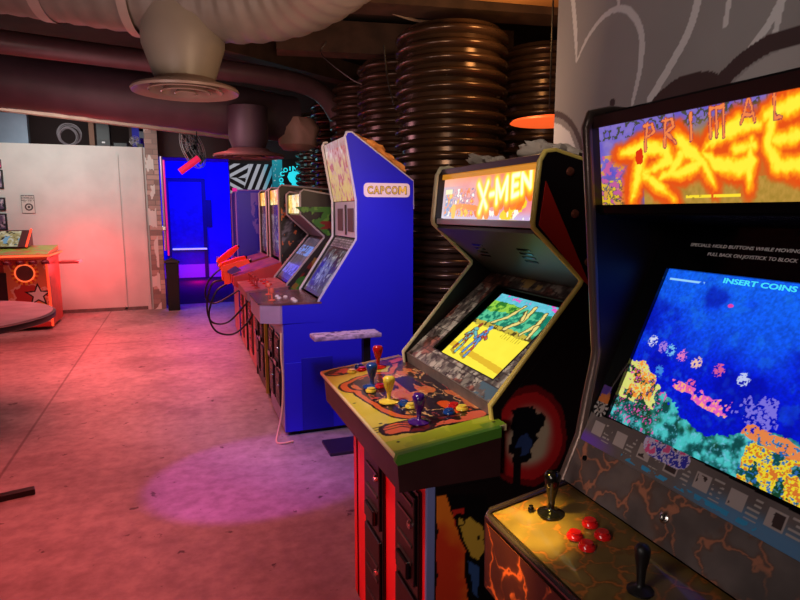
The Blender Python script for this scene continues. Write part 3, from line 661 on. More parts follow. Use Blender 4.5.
art('screen', (c0[0], 1.838, c0[2]), (0, -0.368, 0), c1 - c0, 200, 160, lambda u, v: xscreen(u / 0.368 * 0.385, v / np.linalg.norm(c1 - c0) * 0.30), MA('screen_glow', 1.0, 0.15), XT, 0.012, curve=0.005, label='glowing yellow and green game screen')
B().slab((0.772, 0.925), (0.765, 0.968), XN + 0.014, XF - 0.02, 0.01).build('bezel_foot', M('bezel_foot_grey', (120, 106, 98), 0.4, noise=0.3, nscale=30), XT)
# hood under the marquee with speaker slots
B().slab((0.890, 1.432), (1.120, 1.262), XN + 0.02, XF - 0.02, 0.012).build('hood_plate', M('hood_metal', (96, 94, 96), 0.38, 0.5, noise=0.2, nscale=4), XT)
hd = np.array([1.120 - 0.890, 0, 1.262 - 1.432]); hd /= np.linalg.norm(hd); hn = np.array([hd[2], 0, -hd[0]])
for nm_, ycs in (('a', 1.555), ('b', 1.85)):
    s = B()
    for k in range(4):
        p = np.array([0.890, 0, 1.432]) + hd * (0.085 + 0.022 * k); q = p + hd * 0.009; yy = ycs + 0.012 * k
        s.prism([(p[0] + hn[0] * 0.0135, p[2] + hn[2] * 0.0135), (q[0] + hn[0] * 0.0135, q[2] + hn[2] * 0.0135), (q[0] + hn[0] * 0.009, q[2] + hn[2] * 0.009), (p[0] + hn[0] * 0.009, p[2] + hn[2] * 0.009)], 'y', yy - 0.045, yy + 0.025)
    islands(s, 'speaker_slot', BLACKG, XT)
# marquee
def xmarq(u, v):
    u = u / 0.62; v = v / 0.125; asp = 0.62 / 0.125; U = u * asp
    n = fbm(U * 2.2, v * 2.5, 81); n2 = fbm(U * 7, v * 7, 82)
    c = mix(const(u, (232, 96, 110)), const(u, (246, 170, 176)), n); c = mix(c, const(u, (150, 140, 220)), sm(0.35 - u, 0, 0.35) * 0.6 * (v < 0.8))
    c = mix(c, const(u, (250, 110, 60)), sm(v, 0.8, 1.0) * 0.7); c = mix(c, const(u, (200, 190, 250)), sm(0.22 - v, 0, 0.2) * 0.8)
    # coloured patchwork at left, below and right of the lettering
    left = (u < 0.40) & (u > 0.03) & (v < 0.74) & (v > 0.05)
    for lo, hi, cc in ((0.0, 0.34, (250, 250, 255)), (0.58, 0.66, (240, 80, 40)), (0.66, 1.0, (250, 190, 40)), (0.40, 0.44, (60, 70, 160))): c = put(c, left & (n2 > lo) & (n2 < hi), cc)
    c = put(c, left & (u < 0.13) & (np.abs(n2 - 0.5) < 0.05), (40, 110, 220)); c = put(c, left & (u < 0.12) & (v > .62), (250, 240, 190))
    for pts, w_, cc in (([(0.12, 0.22), (0.22, 0.30), (0.34, 0.28), (0.46, 0.22)], 0.06, (250, 110, 30)), ([(0.16, 0.10), (0.15, 0.24)], 0.12, (250, 170, 30)), ([(0.70, 0.05), (0.80, 0.14), (0.88, 0.36)], 0.12, (246, 210, 40)), ([(0.80, 0.10), (0.86, 0.30)], 0.06, (240, 110, 40)), ([(0.43, 0.14), (0.54, 0.22)], 0.10, (240, 80, 30))):
        c = put(c, segd(U, v, [(a * asp, b) for a, b in pts]) + (n2 - 0.5) * 0.15 < w_, cc)
    c = put(c, (v < 0.2) & (n2 > 0.62) & (u > 0.5), (255, 250, 240))
    L = []
    def g(pts): L.append([((0.43 + (a - 0.405) * 0.885) * asp, b) for a, b in pts])
    g([(0.405, 0.80), (0.525, 0.27)]); g([(0.515, 0.83), (0.445, 0.16)])          # X
    g([(0.555, 0.55), (0.595, 0.57)])                                              # hyphen
    g([(0.635, 0.36), (0.615, 0.86), (0.675, 0.50), (0.725, 0.90), (0.740, 0.44)])  # M
    g([(0.850, 0.54), (0.795, 0.49), (0.782, 0.92), (0.840, 0.94)]); g([(0.79, 0.71), (0.835, 0.73)])  # E
    g([(0.885, 0.56), (0.872, 0.94), (0.960, 0.66), (0.950, 0.98)])               # N
    d = np.full(u.shape, 9.0); dl = d.copy()
    for p in L:
        d = np.minimum(d, segd(U, v, p)); dl = np.minimum(dl, segd(U - 0.05, v + 0.16, p))
    c = mix(c, const(u, (250, 110, 20)), np.where(dl < 0.13, 0.85, 0)); c = mix(c, const(u, (255, 190, 40)), 1 - sm(d, 0.09, 0.22))
    c = mix(c, const(u, (255, 244, 40)), 1 - sm(d, 0.075, 0.11)); c = mix(c, const(u, (255, 255, 225)), 1 - sm(d, 0.02, 0.09) * (0.5 + 0.5 * u))
    return c
art('marquee', (0.893, XF - 0.035, 1.458), (0, -0.62, 0), (0.0135, 0, 0.135), 320, 90, lambda u, v: xmarq(u / 1.0, v / 0.1357 * 0.125), MA('marquee_glow', 1.05, 0.2), XT, 0.03, label='glowing pink marquee with big yellow letters')
B().box((0.880, XN + 0.02, 1.437), (0.905, XF - 0.02, 1.457), 0.003).build('marquee_rail', M('rail_silver', (196, 200, 230), 0.3, 0.3), XT)
B().prism([(0.899, 1.612), (0.900, 1.630), (0.915, 1.634), (0.93, 1.61)], 'y', XN + 0.014, XF - 0.02).build('marquee_rail', M('rail_plum', (70, 48, 62), 0.35), XT)
B().prism([(0.902, 1.594), (0.904, 1.612), (0.925, 1.612), (0.925, 1.594)], 'y', XN + 0.014, XF - 0.02).build('marquee_rail', M('rail_amber', (240, 160, 50), 0.4, emit=0.45), XT, label='amber strip over the marquee')
# ------------------------------------------------------------------ nearest cabinet with the fiery marquee and lava panel
PF, PN = 1.03, 0.36
PT = thing('arcade_cabinet', 'nearest black arcade cabinet with fiery marquee, big blue screen and lava crack control panel', 'arcade cabinet', (0.6, 0.7, 0), 'arcade cabinets along the right wall')
side = [(0.64, 0.03), (0.64, 0.70), (0.72, 0.80), (0.748, 0.915), (0.786, 1.008), (0.800, 1.085), (0.820, 1.19), (0.788, 1.486), (0.770, 1.648), (0.777, 1.666), (0.82, 1.674), (1.42, 1.674), (1.46, 1.64), (1.46, 0.03)]
B().prism(side, 'y', PF - 0.02, PF).build('side_panel', SIDEX, PT); B().prism(side, 'y', PN, PN + 0.02).build('side_panel', SIDEX, PT)
edge = [(0.742, 0.90), (0.746, 0.918), (0.784, 1.008), (0.797, 1.085), (0.814, 1.17), (0.816, 1.19), (0.813, 1.21), (0.785, 1.486), (0.767, 1.645), (0.774, 1.668), (0.82, 1.678), (1.42, 1.678)]
trim('edge_trim', edge, PF - 0.010, 0, M('grey_metal_trim', (120, 100, 92), 0.3, 0.5), PT, 0.0115); trim('edge_trim', edge, PN + 0.010, 0, M('grey_metal_trim'), PT, 0.0115)
B().box((1.44, PN + 0.02, 0.03), (1.46, PF - 0.02, 1.66)).build('back_panel', BLACK, PT)
B().box((0.80, PN + 0.02, 1.660), (1.42, PF - 0.02, 1.674)).build('top_panel', BLACK, PT)
B().box((0.66, PN + 0.02, 0.0), (0.68, PF - 0.02, 0.80)).build('front_panel', BLACK, PT)
# marquee
mw = PF - PN - 0.06
def primal_fn(u, v):
    # u metres from the far edge, v metres from the bottom; 0.435 x 0.17 of it is in view
    x = u / 0.425; x = 1.11 * x * 0.8 / ((1 - x) * 1.2 + x * 0.8); y = v / 0.155; U = x * 0.425 / 0.155
    n = fbm(U * 3, y * 3, 91); n2 = fbm(U * 9, y * 8, 92); n3 = fbm(U * 22, y * 20, 93)
    c = mix(const(u, (80, 66, 190)), const(u, (150, 130, 190)), n2)
    c = put(c, (y > 0.80) & (np.abs(n2 - 0.5) < 0.04), (70, 70, 60))
    c = mix(c, const(u, (90, 84, 60)), sm(0.4 - y, 0, .3) * sm(0.25 - x, 0, 0.1))
    tx = (x < 0.2) & (y < 0.62) & (n3 > 0.52); c = put(c, tx & (n2 > 0.5), (210, 150, 70)); c = put(c, tx & (n2 <= 0.5), (190, 90, 150)); c = put(c, (x < 0.16) & (y < 0.3) & (n3 < 0.42), (220, 180, 40))
    c = mix(c, const(u, (176, 140, 40)), sm(x, 0.35, 0.6) * sm(0.95 - y, 0, 0.25)); c = mix(c, const(u, (200, 96, 40)), sm(n, 0.45, 0.6) * (x > 0.25) * sm(0.8 - y, 0, 0.3) * 0.7)
    low = (y < 0.25) & (x > 0.22); cl = mix(const(u, (150, 120, 40)), const(u, (200, 150, 70)), n3); c[low] = cl[low]
    # flame shaped letters: strokes in marquee space (x 0..1, y 0..1), last number the half width
    k = 0.425 / 0.155
    raw = [[(0.11, 0.62, .03), (0.24, 0.66, .07), (0.34, 0.60, .06), (0.36, 0.48, .05), (0.22, 0.36, .03)],          # R bowl
           [(0.215, 0.56, .06), (0.19, 0.34, .05), (0.155, 0.06, .015)], [(0.22, 0.36, .04), (0.30, 0.20, .05), (0.375, 0.06, .012)],
           [(0.40, 0.74, .03), (0.455, 0.58, .085), (0.52, 0.46, .05)], [(0.53, 0.44, .05), (0.44, 0.34, .045), (0.33, 0.33, .02)], [(0.42, 0.52, .05), (0.37, 0.36, .04), (0.30, 0.28, .015)], [(0.54, 0.42, .05), (0.575, 0.25, .03), (0.60, 0.16, .008)],  # A
           [(0.535, 0.54, .01), (0.60, 0.66, .05), (0.72, 0.74, .075), (0.83, 0.72, .03)], [(0.535, 0.52, .02), (0.60, 0.40, .06), (0.72, 0.34, .07), (0.79, 0.40, .05)], [(0.79, 0.60, .03), (0.78, 0.42, .05), (0.775, 0.14, .008)], [(0.70, 0.52, .03), (0.80, 0.54, .045)],  # G
           [(0.86, 0.80, .04), (0.98, 0.84, .07), (1.12, 0.92, .02)], [(0.90, 0.78, .05), (0.875, 0.52, .06), (0.93, 0.34, .06)], [(0.90, 0.56, .04), (1.02, 0.58, .05), (1.14, 0.62, .015)], [(0.92, 0.34, .05), (1.04, 0.32, .06), (1.2, 0.22, .015)]]  # E
    d = np.full(u.shape, 9.0)
    for p in raw: d = np.minimum(d, segd(U, y, [(a * k, b, w) for a, b, w in p]))
    d = d - 0.018 + (n2 - 0.5) * 0.06 + (n3 - 0.5) * 0.05
    c = mix(c, const(u, (226, 80, 20)), 1 - sm(d + (n - .5) * .1, 0.05, 0.16)); c = mix(c, const(u, (250, 130, 20)), 1 - sm(d, 0.015, 0.055)); c = mix(c, const(u, (255, 190, 20)), 1 - sm(d, -0.02, 0.02)); c = mix(c, const(u, (255, 236, 60)), 1 - sm(d, -0.05, 0.0))
    c = put(c, segd(U, y, [(0.20 * k, 0.52), (0.205 * k, 0.60)]) < 0.05 + 0.04 * (n3 - .5), (216, 50, 14))
    # thin spiky capitals above
    thin = [[(0.235, 0.62), (0.25, 0.92)], [(0.235, 0.90), (0.275, 0.90), (0.285, 0.82), (0.25, 0.77)], [(0.335, 0.64), (0.345, 0.94)], [(0.33, 0.92), (0.375, 0.92), (0.385, 0.84), (0.345, 0.79), (0.395, 0.66)],
            [(0.475, 0.66), (0.475, 0.94)], [(0.575, 0.66), (0.575, 0.96)], [(0.61, 0.66), (0.605, 0.96)], [(0.645, 0.66), (0.645, 0.96)], [(0.575, 0.95), (0.645, 0.95)],
            [(0.735, 0.76), (0.775, 1.0), (0.805, 0.76)], [(0.745, 0.83), (0.80, 0.83)], [(0.905, 0.98), (0.91, 0.76), (0.945, 0.76)]]
    th = np.full(u.shape, 9.0)
    for p in thin: th = np.minimum(th, segd(U, y, [(a * k, b - 0.0) for a, b in p]))
    th = th + (n3 - 0.5) * 0.03
    c = put(c, th < 0.024, (150, 60, 70)); c = put(c, th < 0.014, (240, 130, 70))
    c = put(c, (x > 0.44) & (x < 0.73) & (y > 0.055) & (y < 0.085) & (n3 > 0.35), (250, 220, 50))
    return c
B().prism([(0.774, 1.642), (0.772, 1.664), (0.800, 1.670), (0.805, 1.642)], 'y', PN + 0.02, PF - 0.02).build('marquee_rail', M('rail_dark_brown', (84, 56, 56), 0.35, 0.3), PT)
B().prism([(0.794, 1.478), (0.792, 1.494), (0.815, 1.494), (0.815, 1.478)], 'y', PN + 0.02, PF - 0.02).build('marquee_rail', BLACKG, PT)
art('marquee', (0.7955, PF - 0.032, 1.494), (0, -mw, 0), (-0.0180, 0, 0.151), 420, 130, lambda u, v: primal_fn(u, v / 0.1521 * 0.155), MA('marquee_glow', 1.05, 0.2), PT, 0.03, label='glowing marquee with flaming yellow lettering')
# black hood and bezel glass
K0 = np.array([0.777, 0, 1.005]); K1 = np.array([0.975, 0, 1.455]); kl = np.linalg.norm(K1 - K0); kd = (K1 - K0) / kl; kn = np.array([-kd[2], 0, kd[0]])
B().slab((0.975, 1.462), (0.80, 1.484), PN + 0.02, PF - 0.02, -0.01).build('hood_plate', BLACKG, PT)
def kv(z): return (z - 1.005) / 0.45 * kl
yl, yr = PF - 0.02, PN + 0.02
sv0, sv1 = kv(1.066), kv(1.366); su0, su1 = yl - 0.965, yl - 0.43
def strip_fn(u, v):
    n = fbm(u * 18, v * 18, 101); n2 = fbm(u * 70, v * 70, 102)
    c = const(u, (7, 6, 8))
    st = v < 0.062 + 0.004 * np.sin(u * 9); g = mix(const(u, (96, 84, 84)), const(u, (124, 112, 110)), n)
    g = mix(g, const(u, (120, 80, 190)), sm(0.12 - u, 0, 0.1) * sm(0.03 - v, 0, 0.02)); g = mix(g, const(u, (90, 140, 190)), sm(u, 0.22, 0.36) * sm(0.045 - v, 0, 0.03) * 0.8)
    c[st] = g[st]
    for k in range(7):
        a = 0.022 + 0.066 * k
        bx_ = st & (u > a) & (u < a + 0.030) & (v > 0.022) & (v < 0.050); c = put(c, bx_, (176, 160, 158)); c = put(c, bx_ & (n > 0.5) & (u > a + .003) & (u < a + .027) & (v > .025) & (v < .047), (70, 56, 56))
        ln = st & (u > a + 0.034) & (u < a + 0.056) & (v > 0.018) & (v < 0.052) & ((v % 0.008) < 0.003) & (n2 > 0.42); c = put(c, ln, (176, 164, 160))
    c = put(c, st & (v > 0.006) & (v < 0.014) & (n2 > 0.52) & (u > 0.12), (60, 150, 200))
    lg = segd(u, v, [(0.18, 0.058), (0.245, 0.058)]) < 0.022; c = put(c, lg & (n2 > 0.35), (214, 200, 236)); c = put(c, lg & (np.abs(n2 - 0.5) < 0.05), (60, 60, 190)); c = put(c, lg & (n2 > .66), (230, 90, 150))
    # round badge at the lower left corner of the screen
    r = np.hypot(u - 0.022, v - 0.078); c = put(c, r < 0.020, (40, 34, 36)); c = put(c, (r < 0.0195) & (r > 0.0125) & (np.floor(np.arctan2(v - .078, u - .022) * 3.2) % 2 == 0), (190, 180, 176)); c = put(c, r < 0.011, (170, 160, 156)); c = put(c, (r < 0.009) & (n2 > 0.5), (50, 44, 44))
    sh = (u < 0.036) & (v > 0.09) & (v < 0.19) & (v < 0.085 + (0.040 - u) * 3.5) & (u > 0.006); b = mix(const(u, (90, 60, 150)), const(u, (214, 120, 60)), sm(0.13 - v, 0, 0.03) * (n2 > 0.45)); c[sh & (v < 0.125)] = b[sh & (v < 0.125)]
    return c
art('bezel', (K0[0], yl, K0[2]), (0, -(yl - yr), 0), K1 - K0, 420, 300, strip_fn, MA('bezel_glass', 0, 0.12, coat=0.6), PT, 0.006, hole=lambda u, v: (u > su0) & (u < su1) & (v > sv0) & (v < sv1))
S0 = K0 - kn * 0.035; S1 = K1 - kn * 0.035
B().slab((S0[0], S0[2]), (S1[0], S1[2]), PN + 0.025, PF - 0.025, 0.02).build('screen_surround', M('screen_black'), PT)
def aqua_fn(u, v):
    x = u; y = v; n = fbm(u * 14, v * 14, 111); n2 = fbm(u * 62, v * 62, 112); n3 = fbm(u * 230, v * 230, 113, 3)
    H = sv1 - sv0
    c = mix(const(u, (0, 18, 200)), const(u, (16, 92, 235)), sm(v / H + (n - 0.5) * 0.5, 0.35, 1.0)); c = c * (0.78 + 0.44 * n3)[..., None]
    c = mix(c, const(u, (30, 120, 225)), sm(n2, 0.55, 0.75) * 0.35); c = mix(c, const(u, (0, 6, 150)), sm(0.52 - n, 0, 0.2) * 0.5)
    # reef along the bottom: its top line falls, then rises
    reef = 0.070 + 0.055 * sm(0.12 - u, 0, 0.12) + 0.022 * np.sin(u * 22) + 0.03 * (n2 - 0.5)
    m = v < reef
    g = mix(const(u, (10, 70, 70)), const(u, (70, 190, 190)), sm(n2, 0.35, 0.65)); g = mix(g, const(u, (14, 60, 34)), sm(n, 0.5, 0.62)); g = mix(g, const(u, (120, 190, 220)), sm(n3, 0.6, 0.75) * 0.6)
    g = mix(g, const(u, (226, 226, 120)), ((u < 0.10) & (n2 > 0.45) & (v > 0.05)) * 0.95); g = mix(g, const(u, (244, 140, 50)), ((u < 0.085) & (u > 0.02) & (n3 > 0.54) & (v > 0.06)) * 0.95); g = mix(g, const(u, (220, 80, 170)), ((u < 0.12) & (n3 < 0.32)) * 0.9)
    yel = (u + (n - .5) * .12 > 0.29) & (v < 0.072) & (n2 > 0.43); g = mix(g, const(u, (230, 206, 40)), yel * 1.0); g = mix(g, const(u, (206, 110, 40)), (yel & (n3 > 0.6)) * 1.0); g = mix(g, const(u, (40, 100, 180)), ((u > 0.30) & (n3 < 0.36)) * 0.9)
    c[m] = g[m]
    pk = (np.abs(v - (0.112 - (u - 0.12) * 0.14)) + (n - 0.5) * 0.05 < 0.011) & (u + (n2 - .5) * .06 > 0.125) & (u + (n2 - .5) * .06 < 0.25) & (n2 > 0.46); c = put(c, pk, (226, 96, 190)); c = put(c, pk & (n3 > 0.58), (250, 170, 120))
    ppl = (np.hypot((u - 0.30) * 0.7, v - 0.108) + (n2 - .5) * .06 < 0.022) & (n3 > 0.42); c = put(c, ppl, (120, 110, 220))
    rf = (u + (n2 - .5) * .05 > 0.29) & (np.abs(v - (0.080 - (u - .3) * .1)) + (n - .5) * .03 < 0.007); c = put(c, rf & (n3 > 0.4), (226, 130, 70)); 
    # a slanting row of tiny creatures
    for k, (a, b) in enumerate(((0.035, 0.178), (0.066, 0.172), (0.088, 0.17), (0.118, 0.166), (0.155, 0.160), (0.205, 0.158), (0.255, 0.155), (0.08, 0.125), (0.16, 0.118))):
        r = np.hypot(u - a, v - b) + (n3 - 0.5) * 0.02; cc = ((210, 210, 240), (160, 120, 220), (120, 190, 235), (226, 120, 190), (236, 190, 170), (214, 90, 150), (190, 200, 240), (60, 130, 220), (226, 90, 150))[k]
        c = put(c, (r < 0.0125) & (n3 > 0.45), cc)
    c = put(c, np.hypot((u - 0.175) * 0.6, v - H + 0.052) < 0.0035, (226, 60, 170))
    c = put(c, (np.abs(v - H + 0.016) < 0.0022) & (u > 0.012) & (u < 0.10) & (n2 > 0.44), (150, 210, 250))
    return c
q0 = K0 + kd * (sv0 - 0.002) - kn * 0.010
art('screen', (q0[0], yl - su0 + 0.003, q0[2]), (0, -(su1 - su0 + 0.006), 0), kd * (sv1 - sv0 + 0.004), 420, 320, aqua_fn, MA('screen_glow_blue', 1.0, 0.12), PT, 0.012, curve=0.006, label='glowing blue underwater game screen')
WHITEP = M('white_print', (250, 244, 244), 0.5); CYANG = M('cyan_glow_letters', (70, 220, 240), 0.4, emit=0.9)
def on_k(px, py, off=0.0):
    A = K0 + kn * off; n = kn; r = ray(px, py); tt = ((A - CC) @ n) / (r @ n); return CC + r * tt
def text_k(name, s, p0, p1, h, mat, off, **kw):
    A = on_k(*p0, off); Z = on_k(*p1, off); U = np.array([0, Z[1] - A[1], 0]); V = kd * h
    return lettering(name, s, A, U, V, mat, PT, **kw)
t1 = text_k('printed_text', 'SPECIALS: HOLD BUTTONS WHILE MOVING JOYSTICK', (690, 247), (833, 259), 0.0085, WHITEP, 0.0005, depth=0.0008, bold=0.0, shear=0.12)
t2 = text_k('printed_text', 'PULL BACK ON JOYSTICK TO BLOCK', (707, 256.5), (797, 263), 0.0085, WHITEP, 0.0005, depth=0.0008, bold=0.0, shear=0.12)
text_k('screen_text', 'INSERT COINS', (723, 283), (797, 291), 0.0100, CYANG, -0.002, depth=0.001, bold=0.02)
# lava crack panels
def cracks(u, v, seed, sc):
    """distance to the borders of scattered cells: cracks like cooled lava"""
    x = u * sc + (fbm(u * sc * 1.7, v * sc * 1.7, seed + 7) - 0.5) * 1.2; y = v * sc + (fbm(u * sc * 1.7, v * sc * 1.7, seed + 13) - 0.5) * 1.2
    xi = np.floor(x); yi = np.floor(y); d1 = np.full(u.shape, 9.0); d2 = d1.copy()
    for i in (-1, 0, 1):
        for j in (-1, 0, 1):
            a = xi + i; b = yi + j; h1 = np.sin(a * 127.1 + b * 311.7 + seed) * 43758.5453; h2 = np.sin(a * 269.5 + b * 183.3 + seed) * 43758.5453
            d = np.hypot(a + (h1 - np.floor(h1)) - x, b + (h2 - np.floor(h2)) - y); d2 = np.minimum(np.maximum(d, d1), d2); d1 = np.minimum(d, d1)
    return d2 - d1
def lava(dark, glow, seed, sc, w):
    def fn(u, v):
        k = cracks(u, v, seed, sc); n = fbm(u * 20, v * 20, seed + 3); c = const(u, dark) * (0.75 + 0.5 * n)[..., None]
        c = mix(c, const(u, glow) * 0.55, (1 - sm(k, 0.0, w * 3.2)) * 0.7 * sm(n, 0.25, 0.6)); return mix(c, const(u, glow), (1 - sm(k, w * 0.3, w)) * sm(n, 0.2, 0.5))
    return fn
B().slab((0.742, 0.918), (0.779, 1.004), PN + 0.02, PF - 0.02, 0.02).build('lower_bezel', BLACK, PT)
art('lower_bezel_print', (0.7395, yl, 0.919), (0, -(yl - yr), 0), (0.037, 0, 0.086), 300, 60, lava((92, 80, 78), (164, 104, 80), 5, 13, 0.085), MA('lava_print_matt', 0, 0.4), PT, 0.002)
for px, py in ((585, 458), (665, 518)):
    r = ray(px, py); A = np.array([0.7395, 0, 0.919]); n = np.array([-0.086, 0, 0.037]); n /= np.linalg.norm(n); P = CC + r * (((A - CC) @ n) / (r @ n))
    big = px > 600
    B().lathe([(0, 0), (0.0095, 0), (0.0095, 0.004), (0.006, 0.006), (0.0055, 0.003), (0, 0.003)] if big else [(0, 0), (0.006, 0), (0.005, 0.003), (0, 0.003)], P, 18, axis=tuple(n)).build('lock' if big else 'screw', CHROME if big else BLACKG, PT, True)
# control panel: box with rounded black rim
QF, QN = 1.012, 0.30
B().prism([(0.570, 0.70), (0.556, 0.715), (0.553, 0.868), (0.560, 0.878), (0.745, 0.912), (0.745, 0.70)], 'y', QN, QF).build('control_box', M('control_box_dark', (26, 14, 14), 0.35), PT)
art('box_print', (0.5505, QF - 0.012, 0.722), (0, -(QF - QN - 0.02), 0), (-0.001, 0, 0.140), 320, 70, lava((58, 22, 18), (206, 84, 40), 23, 11, 0.085), MA('lava_print', 0, 0.35), PT, 0.002)
art('panel_art', (0.563, QF - 0.014, 0.8805), (0, -(QF - QN - 0.028), 0), (0.180, 0, 0.0330), 320, 90, lava((104, 82, 44), (160, 92, 40), 31, 18, 0.10), MA('lava_panel_print', 0, 0.28, coat=0.5), PT, 0.002)
B().tube([(0.745, QF - 0.004, 0.915), (0.565, QF - 0.004, 0.882), (0.554, QF - 0.012, 0.876), (0.553, QF - 0.05, 0.876), (0.553, QN, 0.876)], 0.0065, 8).build('panel_rim', M('rim_chrome_dark', (120, 100, 110), 0.2, 0.9), PT, True)
def qz(x): return 0.8815 + (x - 0.563) * 0.033 / 0.18
P = on_z(551, 514, 0.897); joystick(PT, P[0], P[1], qz(P[0]), BLACKG, 0.088, s=0.95, label='black bat top joystick')
REDB = M('button_red', (206, 22, 24), 0.2, coat=0.6)
for px, py in ((575, 533), (590, 525), (602.5, 536.5), (587, 543.5)):
    P = on_z(px, py, 0.905); button(PT, P[0], P[1], qz(P[0]), REDB, 0.0150, label='red push button')
for px, py in ((531, 507),):
    P = on_z(px, py, 0.902); button(PT, P[0], P[1], qz(P[0]), BLACKG, 0.012 if px > 600 else 0.006, label='black button')
P = on_z(640, 592, 0.895); joystick(PT, P[0], P[1], qz(P[0]), BLACK, 0.078, s=0.72, label='black bat top joystick')

# ------------------------------------------------------------------ tall blue cabinet
CN, CFAR = 3.85, 4.52
BT = thing('arcade_cabinet', 'tall bright blue arcade cabinet with white name plate on its side', 'arcade cabinet', (0.6, 4.2, 0), 'arcade cabinets along the right wall')
BLUE = M('blue_side_laminate', (30, 27, 226), 0.45, noise=0.06, nscale=3)
side = [(0.60, 0.03), (0.605, 0.755), (0.845, 0.765), (0.850, 0.906), (1.106, 1.296), (1.109, 1.558), (1.040, 1.962), (1.052, 1.985), (1.075, 1.988), (1.505, 1.685), (1.505, 0.03)]
B().prism(side, 'y', CN, CN + 0.022).build('side_panel', BLUE, BT, label='blue side panel'); B().prism(side, 'y', CFAR - 0.022, CFAR).build('side_panel', BLACK, BT)
edge = [(0.843, 0.895), (0.845, 0.906), (1.100, 1.293), (1.104, 1.31), (1.104, 1.556), (1.035, 1.960), (1.046, 1.988), (1.075, 1.992), (1.505, 1.688), (1.508, 1.5)]
LAV = M('lavender_moulding', (190, 186, 220), 0.4)
trim('edge_trim', edge, CN + 0.011, 0, LAV, BT, 0.0095); trim('edge_trim', edge[:8], CFAR - 0.011, 0, M('white_moulding', (220, 214, 220), 0.4), BT, 0.0105)
B().box((1.48, CN + 0.022, 0.03), (1.50, CFAR - 0.022, 1.68)).build('back_panel', BLACK, BT)
B().slab((1.075, 1.984), (1.50, 1.684), CN + 0.022, CFAR - 0.022, 0.015).build('top_panel', M('top_panel_grey', (96, 84, 90), 0.5), BT)
B().box((0.70, CN + 0.03, 0), (1.48, CFAR - 0.03, 0.03)).build('plinth', BLACK, BT)
B().box((0.60, CN + 0.022, 0.03), (0.615, CFAR - 0.022, 0.76)).build('front_panel', M('lavender_front', (170, 150, 190), 0.45, noise=0.15), BT)
B().box((0.715, CN - 0.006, 0.03), (0.926, CN, 0.525), 0.002).build('lower_patch', M('blue_patch', (14, 16, 180), 0.45), BT, label='slightly darker blue lower side patch')
B().box((0.604, CN - 0.008, 0.03), (0.715, CN, 0.50), 0.002).build('lower_patch', BLUE, BT)
coin_door(BT, 0.60, 3.93, 4.13, 0.16, 0.66, DOORK, BLACKG); coin_door(BT, 0.60, 4.22, 4.42, 0.16, 0.66, DOORK, BLACKG)
def bm_fn(u, v):
    n = fbm(u * 10, v * 10, 121); n2 = fbm(u * 30, v * 24, 122); c = mix(const(u, (226, 150, 150)), const(u, (244, 200, 196)), n)
    c = mix(c, const(u, (255, 236, 226)), sm(n2, 0.52, 0.68)); c = mix(c, const(u, (210, 110, 100)), sm(0.42 - n2, 0, 0.1)); c = mix(c, const(u, (244, 206, 120)), sm(0.22 - np.abs(v - 0.13), 0, 0.1) * (n2 > 0.45) * 0.8)
    return mix(c, const(u, (200, 170, 170)), (v > 0.37) * 0.6)
art('marquee', (1.112, CFAR - 0.024, 1.556), (0, -(CFAR - CN - 0.048), 0), (-0.070, 0, 0.412), 90, 70, bm_fn, MA('marquee_dim', 0.62, 0.25), BT, 0.03, label='pale pink lit marquee')
B().slab((1.120, 1.306), (1.120, 1.552), CN + 0.022, CFAR - 0.022, 0.02).build('speaker_panel', M('speaker_panel_white', (214, 206, 224), 0.4), BT)
for y0 in (3.97, 4.25):
    B().box((1.112, y0, 1.345), (1.119, y0 + 0.14, 1.505), 0.003).build('speaker_grille', M('grille_brown', (96, 70, 76), 0.6), BT)
B().box((1.112, 4.155, 1.32), (1.118, 4.185, 1.53)).build('dark_slot', BLACK, BT)
B().slab((0.862, 0.910), (1.118, 1.298), CN + 0.022, CFAR - 0.022, 0.015).build('bezel', M('bezel_smoked', (46, 44, 52), 0.2), BT)
def dimscreen(seed, a=(40, 44, 50), b=(170, 180, 190)):
    def fn(u, v):
        n = fbm(u * 12, v * 12, seed); n2 = fbm(u * 34, v * 30, seed + 1); c = mix(const(u, a), const(u, b), sm(n, 0.35, 0.7) * 0.7); c = mix(c, const(u, (230, 226, 220)), sm(n2, 0.6, 0.72) * 0.7); return mix(c, const(u, (30, 30, 36)), sm(0.4 - n2, 0, 0.08))
    return fn
def in_slab(p, q, f0, f1, off):
    p = np.array([p[0], 0, p[1]]); q = np.array([q[0], 0, q[1]]); d = q - p; n = np.array([-d[2], 0, d[0]]); n /= np.linalg.norm(n); return p + d * f0 + n * off, p + d * f1 + n * off
a, b = in_slab((0.862, 0.910), (1.118, 1.298), 0.06, 0.78, 0.002)
art('screen', (a[0], CFAR - 0.07, a[2]), (0, -(CFAR - CN - 0.14), 0), b - a, 70, 60, dimscreen(131), MA('screen_dim', 0.55, 0.15), BT, 0.002)
a, b = in_slab((0.862, 0.910), (1.118, 1.298), 0.82, 0.97, 0.002)
art('instruction_card', (a[0], CFAR - 0.06, a[2]), (0, -(CFAR - CN - 0.12), 0), b - a, 60, 16, lambda u, v: put(put(const(u, (70, 66, 74)), (fbm(u * 60, v * 60, 7) > 0.52) & ((v % 0.02) < 0.010), (190, 186, 196)), (u % 0.14) < 0.01, (30, 28, 34)), MA('card_print', 0, 0.3), BT, 0.002)
